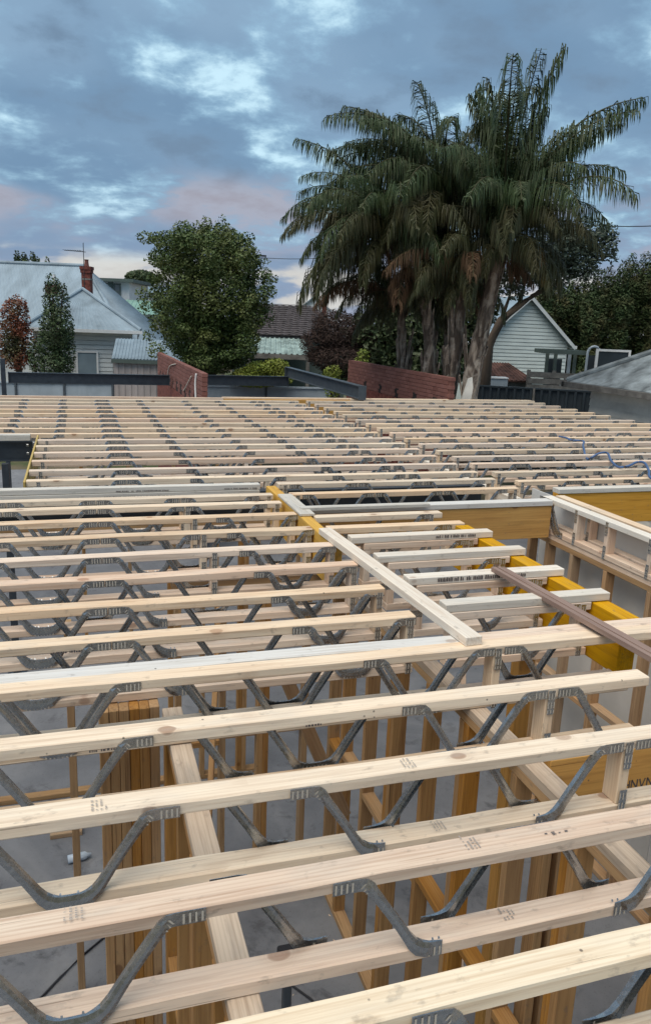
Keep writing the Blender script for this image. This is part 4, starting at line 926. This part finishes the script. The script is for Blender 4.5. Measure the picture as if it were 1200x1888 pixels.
ribbed((-38*s, -.6, .02), (44*s, -.6, .02), (10*s, .9, 28*s), (-40*s, .9, 28*s), .15, .02, 'roof', 'rust', t, (0, 0, 0)); m = MB(); m.box(-37*s, 40*s, -.4, .9, -1.6, -.03); m.build('wall', 'greywood', t)
t = empty('white_crate', at(916, 712, 25.5), RZ, label='white box standing above the dark fence beside the palm', cat='box'); s = 25.5/FPX; m = MB(); m.box(-19*s, 19*s, 0, .5, -1.2, 14*s); m.build('body', 'fence_pale', t); m = MB(); m.box(-20*s, 20*s, -.03, .53, 14*s, 16*s); m.build('lid', 'white', t)
A = at(1030, 694, 26); s = 26/FPX; t = empty('timber_fence', (A.x, A.y, GZ-.3), RZ, label='grey timber rail fence above the dark steel fence', cat='fence'); zz = A.z-t.location.z
for i in range(4): m = MB(); m.box(-56*s, 52*s, 0, .03, zz-.0-.20*i-.06, zz-.20*i+.115); m.build('rail', 'greywood', t)
for px in (-54, -8, 40): m = MB(); m.box(px*s-.05, px*s+.05, .035, .12, 0, zz+.18); m.build('post', 'greywood', t)
t = empty('garden_pergola', (at(1030, 690, 28).x, at(1030, 690, 28).y, GZ), RZ, label='small dark green pergola at the corner of the gable house', cat='pergola'); s = 28/FPX; z = lambda py: upm(1030, py, 28)
for px in (-24, -9, 16, 26): m = MB(); m.box(px*s-.05, px*s+.05, -.05, .05, 0, z(652)); m.build('post', 'trim_green' if px != 16 else 'fence_pale', t)
for i in range(5): m = MB(); m.box(-36*s, 42*s, -.3+.3*i, -.24+.3*i, z(652), z(652)+.14); m.build('rafter', 'trim_green', t)
m = MB(); m.box(-20*s, 8*s, .3, .36, 0, z(662)); m.build('screen', 'fence_dark', t)
t = empty('framed_board', (at(1126, 690, 27).x, at(1126, 690, 27).y, GZ), RZ, label='dark board in a white frame rising behind the low roof', cat='board'); s = 27/FPX; z = lambda py: upm(1126, py, 27)
m = MB(); m.box(-28*s, 28*s, 0, .04, 0, z(647)); m.build('panel', 'fence_dark', t)
m = MB(); m.box(-31*s, -27*s, -.03, .05, 0, z(644)); m.box(27*s, 31*s, -.03, .05, 0, z(644)); m.box(-27*s, 27*s, -.03, .05, z(648), z(644)); m.build('frame', 'white', t)
t = empty('arched_hoop', (at(1090, 690, 27.5).x, at(1090, 690, 27.5).y, GZ), RZ, label='dark arched garden hoop beside the white framed board', cat='hoop'); s = 27.5/FPX; z = lambda py: upm(1090, py, 27.5)
m = MB(); m.tube([(-11*s, 0, 0)]+[(-11*s*math.cos(a), 0, z(650)+11*s*math.sin(a)) for a in [i*math.pi/10 for i in range(11)]]+[(11*s, 0, 0)], .045, 6); m.build('hoop', 'fence_pale', t)
m = MB(); m.box(-10*s, 10*s, -.01, .02, 0, z(655)); m.build('mesh_panel', 'fence_dark', t)
def wire(pts, label, name='power_line', r=.02):
    m = MB(); m.tube(pts, r, 5); m.build(name, 'wire', label=label, cat='wire')
A, B = at(1085, 414, 40), at(1300, 408, 36)
wire([A.lerp(B, i/8)-Vector((0, 0, .5*(i/8)*(1-i/8))) for i in range(9)], 'single power line crossing the sky at the right edge', r=.022)
A, B = at(466, 473, 60), at(640, 470, 62); wire([A.lerp(B, i/8)-Vector((0, 0, .8*(i/8)*(1-i/8))) for i in range(9)], 'thin power line right of the round tree', r=.022)
p = at(467, 560, 60); t = empty('power_pole', (p.x, p.y, 0), 0, label='dark power pole rising behind the round tree', cat='pole'); m = MB(); m.tube([(0, 0, 0), (0, 0, at(467, 462, 60).z)], [.16, .11], 8); m.build('pole', 'wire', t); m = MB(); m.box(-.9, .9, -.06, .06, at(467, 470, 60).z-.06, at(467, 470, 60).z+.06); m.build('cross_arm', 'wire', t)

# ---------------------------------------------------------------- trees
def leaf_cloud(blobs, n, size, rg, asp=.55, up=.25, shell=.6):
    """leaf sized faces spread through blobs (centre, radii); returns MB"""
    m = MB(); tot = sum(b[1][0]*b[1][1]*b[1][2] for b in blobs)
    for (c, r) in blobs:
        k = int(n*r[0]*r[1]*r[2]/tot)+8
        for _ in range(k):
            d = Vector((rg.gauss(0, 1), rg.gauss(0, 1), rg.gauss(0, 1))).normalized(); q = rg.random()**(1/3) if rg.random() > shell else rg.uniform(.78, 1.06)
            p = Vector(c)+Vector((d.x*r[0]*q, d.y*r[1]*q, d.z*r[2]*q))
            a = Vector((rg.gauss(0, 1), rg.gauss(0, 1), rg.gauss(0, .6)-.2)).normalized(); nn = (d*.9+Vector((rg.gauss(0, .45), rg.gauss(0, .45), up+rg.gauss(0, .45)))).normalized()
            w = a.cross(nn)
            if w.length < .05: continue
            w.normalize(); s_ = size*rg.uniform(.6, 1.35)
            m.poly((p-a*s_*.5, p+w*s_*asp*.5+nn*s_*.06, p+a*s_*.5, p-w*s_*asp*.5+nn*s_*.06))
    return m
def tree(name, px, D, base_z, blobs_px, n, size, mat, label, group=None, cat='tree', trunk=True, asp=.55, seed=1, up=.25, dz=1.0, shell=.6, limbs=0):
    """blobs_px: (px, py, rx, ry) in photo terms at distance D (+ depth offset)"""
    rg = random.Random(seed); g = at(px, 600, D); s = D/FPX
    t = empty(name, (g.x, g.y, base_z), RZ, label=label, cat=cat, group=group)
    bl = []
    for q in blobs_px:
        x, y, rx, ry = q[:4]; dd = q[4] if len(q) > 4 else rg.uniform(-.5, .5)*rx*s*.6
        bl.append((((x-px)*s, dd, at(x, y, D).z-base_z), (rx*s, rx*s*dz, ry*s)))
    m = leaf_cloud(bl, n, size, rg, asp, up, shell); m.build('crown', mat, t)
    if trunk:
        top = max(b[0][2] for b in bl); m = MB(); cz = sum(b[0][2] for b in bl)/len(bl); r0 = .035*max(2, top)
        m.tube([(0, 0, 0), (.05*rg.uniform(-1, 1)*top*.5, 0, cz*.35), (0, .1, cz*.7), (0, 0, cz)], [r0, r0*.75, r0*.6, r0*.35], 9)
        for b in bl[:limbs or 8]: m.tube([(0, .05, cz*.45), (b[0][0]*.5, b[0][1]*.5, (cz*.45+b[0][2])*.55), b[0]], [r0*.5, r0*.3, r0*.08], 6)
        m.build('trunk', 'bark', t, smooth=True)
    return t
rg = random.Random(5)
bl = [(385, 470, 62, 42), (322, 468, 34, 34), (438, 482, 38, 44), (400, 440, 40, 24), (345, 436, 28, 18), (330, 545, 46, 52), (400, 550, 72, 66), (462, 560, 30, 46), (375, 625, 60, 48), (430, 630, 46, 46), (330, 615, 34, 34), (390, 665, 50, 24)]
for i in range(95):
    a = rg.uniform(0, 6.28); q = rg.uniform(.72, 1.04); x, y = 384+math.cos(a)*106*q, 548+math.sin(a)*136*q
    if y > 600: x = 384+(x-384)*(1-(y-600)/260)
    bl.append((x, y, rg.uniform(9, 20), rg.uniform(7, 15), rg.uniform(-1.3, 1.0)))
for i in range(50): bl.append((rg.uniform(300, 468), rg.uniform(435, 665), rg.uniform(12, 22), rg.uniform(8, 14), -1.45+rg.uniform(-.3, .4)))
bl += [(285, 470, 12, 9), (278, 480, 8, 6), (490, 520, 12, 16), (494, 580, 10, 24), (278, 618, 12, 12), (500, 540, 6, 10)]
tree('round_tree', 385, 25, GZ, bl, 66000, .09, 'leaf_tree', 'big round dark green leafy tree left of the palms', seed=3)
tree('distant_tree', 262, 70, GZ, [(262, 510, 24, 11), (245, 512, 12, 8), (278, 514, 14, 9)], 2500, .28, 'leaf_dark', 'distant flat-topped dark tree between chimney and round tree', seed=4)
for i, (x, y, h) in enumerate(((38, 474, 12), (50, 474, 10), (66, 478, 14), (74, 485, 12), (92, 490, 15), (112, 503, 10), (122, 508, 12), (132, 512, 10))):
    tree('distant_treetop', x, 75, GZ, [(x, y, 5, h), (x+2, y+12, 7, 14), (x-1, y+30, 9, 20)], 700, .25, 'leaf_dark', ORD[i]+' dark treetop from the left peeping over the pale blue roof', 'treetops behind the pale blue roof', seed=10+i)
tree('autumn_tree', 30, 29, GZ, [(30, 590, 26, 38), (22, 620, 26, 34), (42, 630, 22, 36), (34, 566, 18, 22), (28, 660, 24, 22), (12, 640, 18, 26)], 5200, .10, 'leaf_red', 'small red autumn tree in front of the left roof', seed=21)
tree('columnar_tree', 103, 28, GZ, [(103, 560, 24, 42), (100, 530, 13, 26), (108, 605, 30, 42), (96, 640, 30, 40), (118, 645, 20, 40), (105, 672, 30, 24), (92, 520, 6, 14), (118, 535, 8, 16), (74, 632, 9, 14), (128, 608, 9, 12)], 7000, .10, 'leaf_pear', 'slender dark green columnar tree beside the red one', seed=22)
tree('low_bush', 60, 28.5, GZ, [(60, 655, 12, 30), (64, 675, 14, 18)], 700, .09, 'leaf_pear', 'low green bush between the red tree and the columnar tree', cat='bush', seed=23)
hz = tree('lime_hedge', 490, 24, GZ, [(455, 690, 24, 12), (480, 682, 28, 16), (510, 676, 24, 16), (470, 700, 50, 14), (520, 695, 24, 14)], 9000, .08, 'leaf_lime', 'bright lime green clipped hedge in front of the dark verandah', cat='hedge', trunk=False, seed=24)
for i, (x, y, r, h) in enumerate(((672, 658, 12, 15), (617, 684, 16, 12))):
    tree('lime_shrub', x, 23.5, GZ, [(x, y, r, h), (x-4, y+12, r*1.1, h), (x, y+30, r, 22)], 900, .07, 'leaf_lime', ('bright lime shrub rising behind the long brick stub', 'low lime shrub behind the receding slate beam')[i], 'lime shrubs beyond the floor', cat='shrub', seed=30+i)
tree('bare_bush', 625, 26, GZ, [(620, 610, 42, 36), (590, 635, 34, 30), (650, 620, 34, 40), (600, 590, 24, 20), (630, 660, 60, 26), (680, 640, 40, 40)], 14000, .16, 'leaf_brown', 'dark brown half bare bush left of the palm trunks', cat='bush', asp=.16, seed=33)
tree('dark_thicket', 760, 26, GZ, [(700, 620, 50, 60), (760, 600, 60, 70), (830, 600, 60, 80), (780, 670, 90, 50), (690, 680, 40, 40), (870, 560, 40, 60), (640, 690, 40, 20)], 20000, .17, 'leaf_dark', 'dark dense thicket behind the palm trunks', cat='thicket', seed=34)
# open crowned tree at the right of the palms
t = tree('gum_tree', 960, 24.5, GZ, [(1010, 450, 50, 36), (1060, 430, 40, 30), (1085, 450, 34, 28), (1040, 480, 50, 28), (970, 480, 40, 40), (1100, 425, 18, 14), (1000, 510, 36, 22), (940, 520, 30, 30), (1060, 500, 26, 16), (1108, 470, 14, 12), (1010, 420, 30, 18)], 9500, .14, 'leaf_gum', 'open blue green tree leaning out to the right of the palms', trunk=False, seed=36, asp=.4, shell=.45)
m = MB(); s = 24.5/FPX; Z = lambda py: at(960, py, 24.5).z-GZ; X = lambda px: (px-960)*s
m.tube([(X(905), 0, 0), (X(905), 0, Z(640)), (X(925), .1, Z(592)), (X(955), .1, Z(562)), (X(990), .1, Z(535)), (X(1030), 0, Z(480)), (X(1060), 0, Z(440))], [.2, .16, .13, .11, .085, .05, .02], 8)
for a, c in (((990, 535), (1010, 430)), ((955, 562), (965, 470)), ((1010, 505), (1085, 450)), ((975, 545), (1045, 500)), ((925, 592), (940, 520))): m.tube([(X(a[0]), .1, Z(a[1])), (X((a[0]+c[0])/2)+.05, .2, Z((a[1]+c[1])/2)), (X(c[0]), 0, Z(c[1]))], [.07, .045, .015], 6)
m.build('trunk', 'bark', t, smooth=True)
# row of cypress at the right
for i, (x, top) in enumerate(((1000, 520), (1026, 528), (1050, 522), (1072, 520), (1094, 512), (1116, 507), (1138, 498), (1156, 488), (1176, 484), (1196, 482), (1218, 484), (1240, 488))):
    rg = random.Random(60+i); w = 21; h = 700-top
    bl = [(x+rg.uniform(-2, 2), top+h*f, w*min(1, .42+f*2.4)*rg.uniform(.85, 1.15), h*.14, rg.uniform(-.3, .3)) for f in (.05, .14, .24, .36, .48, .62, .78, .92)]
    bl += [(x+rg.uniform(-9, 9), top+h*rg.uniform(.0, .16), 3.5, 12, 0) for _ in range(2)]
    tree('cypress_tree', x, 42+rg.uniform(-1.5, 1.5), GZ, bl, 9500, .19, 'leaf_cyp', 'dark cypress, '+ORD[i]+' from the left in the row behind the gable house', 'row of cypress at the right', seed=80+i, asp=.3, up=.9, limbs=1)

# ---------------------------------------------------------------- palms
def frond_mesh(L_, e0, e1, seed, n=84, mat='frond', ll=.62, droop=.75):
    """rachis rising at e0 and bending to e1, leaflets hanging from both sides"""
    rg = random.Random(seed); m = MB(); p = Vector((0, 0, 0)); pts = [p.copy()]; K = 14; dirs = []
    for i in range(K):
        f = i/(K-1); e = e0+(e1-e0)*(f**1.25); d = Vector((math.cos(e), .0, math.sin(e))); dirs.append(d); p = p+d*L_/K; pts.append(p.copy())
    side_bend = rg.uniform(-.35, .35)
    pts = [Vector((q.x, side_bend*q.x*q.x/L_*.5, q.z)) for q in pts]
    m.tube(pts, [.035*(1-.9*i/K)+.004 for i in range(K+1)], 5, 1)
    for i in range(n):
        f = .14+.86*(i+rg.random()*.6)/n; k = min(K-1, int(f*K)); q = pts[k].lerp(pts[k+1], f*K-k); d = (pts[k+1]-pts[k]).normalized()
        lat = Vector((0, 0, 1)).cross(d)
        if lat.length < .1: lat = Vector((0, 1, 0))
        lat.normalize(); nrm = d.cross(lat)
        l = 1.45*ll*(.35+.65*math.sin(math.pi*min(1, (f*.92+.08))**.8))*rg.uniform(.8, 1.12)
        for sg in (-1, 1):
            if rg.random() < .06: continue
            a = (lat*sg*rg.uniform(.55, .95)+d*rg.uniform(.35, .75)+nrm*rg.uniform(-.45, .6)).normalized()
            g = Vector((0, 0, -1))
            d1 = (a+g*droop*rg.uniform(.2, 1.1)).normalized(); d2 = (a*rg.uniform(.1, .4)+g*droop*rg.uniform(1.0, 1.7)).normalized(); d3 = (a*rg.uniform(-.05, .22)+g*1.5).normalized()
            w = d1.cross(Vector((rg.gauss(0, .5), rg.gauss(0, .5), 1)));
            if w.length < .1: w = Vector((1, 0, 0))
            w = w.normalized()*.0122*rg.uniform(.8, 1.25); q1 = q+d1*l*.38; q2 = q1+d2*l*.36; q3 = q2+d3*l*.3; b0 = len(m.v)
            m.v += [q-w*.5, q+w*.5, q1+w, q1-w, q2+w*.8, q2-w*.8, q3]
            m.f += [(b0, b0+1, b0+2, b0+3), (b0+3, b0+2, b0+4, b0+5), (b0+5, b0+4, b0+6)]; m.mi += [0, 0, 0]
    return m.mesh('frond', (mat, 'rachis'))
FR = {}
for nm, L_, e0, e1, ll, dr in (('spear', 3.3, 88, 60, .58, .95), ('high', 3.8, 76, 5, .62, .7), ('high2', 3.7, 70, -25, .62, .75), ('arch', 3.7, 55, -50, .66, .8), ('arch2', 3.6, 42, -62, .66, .85), ('low', 3.4, 22, -76, .68, .9), ('hang', 3.0, -8, -84, .64, .9), ('skirt', 2.5, -48, -88, .55, .9)):
    FR[nm] = [frond_mesh(L_*(1+.06*k), R(e0+3*k), R(e1+4*k), len(nm)*13+k+int(e0), 128, 'frond', ll, dr) for k in range(2)]
def palm(name, trunk_px, crown_px, D, label, spec, seed, r=.27, sc=1.0, lean=None):
    """trunk_px: list of (px, py) from the ground up; spec: (kind, count, azimuth list or None, mat)"""
    rg = random.Random(seed); g = at(trunk_px[0][0], 600, D); t = empty(name, (g.x, g.y, GZ-.3), RZ, label=label, cat='palm tree', group='palms behind the brick stub')
    s = D/FPX; O = t.location; X = lambda px: (px-trunk_px[0][0])*s; Z = lambda px, py: at(px, py, D).z-O.z
    path = [(0, 0, 0)]+[(X(a), .0, Z(a, c)) for a, c in trunk_px]+[(X(crown_px[0]), 0, Z(*crown_px))]
    sp = smooth_pts(path, 5); n = len(sp); m = MB()
    m.tube(sp, [r*(1.18-.45*i/n)*(1+.05*math.sin(i*1.7+seed)) for i in range(n)], 14, 0, True, .10, rg)
    m.build('trunk', 'palmbark', t, smooth=False)
    top = Vector(path[-1])
    for k in range(26):                     # old leaf bases peeling from the trunk
        f = rg.uniform(.1, .98); q = sp[int(f*(n-1))]; a = rg.uniform(0, 6.28); d = Vector((math.cos(a), math.sin(a), 0)); lat = Vector((-d.y, d.x, 0)); w = r*rg.uniform(.25, .5); h = rg.uniform(.4, .9)
        mm = MB(); b0 = q+d*r*.8
        mm.prism([b0-lat*w, b0+lat*w, b0+lat*w*.55+Vector((0, 0, h))+d*.1, b0-lat*w*.4+Vector((0, 0, h*.9))+d*.12], d*.03); mm.build('leaf_base', 'palmbark', t)
    ga = rg.uniform(0, 6)
    for kind, cnt, az, mat, fs in spec:
        for i in range(cnt):
            a = R(az[i % len(az)])+rg.uniform(-.2, .2) if az else ga+i*2.39996+rg.uniform(-.25, .25)
            me = FR[kind][i % 2]; off = top+Vector((math.cos(a)*.12, math.sin(a)*.12, rg.uniform(-.25, .05)))
            o = link('frond', me, M[mat], off, (rg.uniform(-.08, .08), rg.uniform(-.06, .06), a), t); k = fs*sc*rg.uniform(.82, 1.12); o.scale = (k, k, k)
        ga += 1.1
    return t
palm('palm_tree', [(876, 735), (884, 640), (898, 540)], (912, 430), 18.0, 'tallest palm, with upright fronds and the nearest peeling trunk', [('spear', 12, [100, 60, 200, 280, 20, 150, 240, 320, 180, 0, 170, 270], 'frond', .97), ('high', 11, [165, 30, 90, 250, 290, 2, 200, 348, 12, 140, 320], 'frond', .92), ('high2', 4, [350, 120, 300, 240], 'frond', .8), ('arch', 5, [0, 335, 275, 240, 300], 'frond', .75), ('arch2', 6, [350, 320, 260, 200, 290, 90], 'frond_olive', .62), ('low', 6, None, 'frond_olive', .6), ('hang', 5, [345, 300, 250, 20, 200], 'frond_olive', .55), ('hang', 1, [310], 'frond_gold', .6), ('skirt', 3, [20, 340, 300], 'frond_dead', .4)], 41, .175)
palm('palm_tree', [(834, 735), (832, 640), (818, 520)], (800, 375), 19.5, 'second palm from the right, its crown arching up left of the tallest', [('high', 7, [165, 150, 200, 60, 250, 120, 300], 'frond', .82), ('high2', 8, [175, 190, 210, 150, 270, 60], 'frond', .85), ('arch', 8, None, 'frond', .8), ('arch2', 8, None, 'frond', .8), ('low', 9, None, 'frond_olive', .85), ('hang', 8, None, 'frond_olive', .72), ('skirt', 3, None, 'frond_dead', .5)], 42, .145)
palm('palm_tree', [(797, 735), (795, 650), (780, 560)], (705, 425), 19.0, 'third palm, leaning left with long fronds hanging over the tiled roof', [('high', 3, [160, 120, 60], 'frond', .75), ('high2', 4, [172, 200, 240, 90], 'frond', .68), ('arch', 7, [180, 195, 215, 250, 140, 280, 60], 'frond', .66), ('arch2', 7, [185, 205, 230, 255, 290, 320, 30], 'frond_olive', .66), ('low', 8, None, 'frond', .7), ('hang', 8, [180, 200, 150, 230, 260, 300, 120, 90, 330], 'frond_olive', .8), ('skirt', 3, None, 'frond_dead', .5)], 43, .14)
palm('palm_tree', [(748, 735), (746, 660)], (735, 545), 20.5, 'lowest palm, with brown dead fronds arching over the left trunks', [('high2', 5, None, 'frond', .7), ('arch', 7, None, 'frond', .65), ('arch2', 5, [180, 200, 260, 320, 340], 'frond_dead', .75), ('low', 7, None, 'frond_olive', .6), ('hang', 6, None, 'frond_olive', .5)], 44, .13)
palm('palm_tree', [(838, 735), (842, 650)], (850, 500), 18.4, 'short palm with a brown fibre trunk just left of the tallest', [('arch', 4, [200, 250, 300, 170], 'frond_olive', .6), ('arch2', 5, [185, 220, 270, 320, 20], 'frond_dead', .6), ('low', 7, None, 'frond_olive', .5), ('hang', 7, None, 'frond_olive', .45), ('skirt', 2, None, 'frond_dead', .35)], 45, .15)
# pale split palm sheath leaning at the foot of the tallest palm
p = at(856, 745, 17.2); m = MB(); m.prism([(-.16, 0, -.3), (.1, 0, -.3), (.17, .05, .35), (.14, .08, .58), (.05, .07, .54), (-.04, .05, .2)], (0, .08, 0)); m.build('palm_sheath', 'boards_cream', None, p, (0, 0, RZ), label='pale split palm sheath leaning at the foot of the tallest palm', cat='palm sheath')
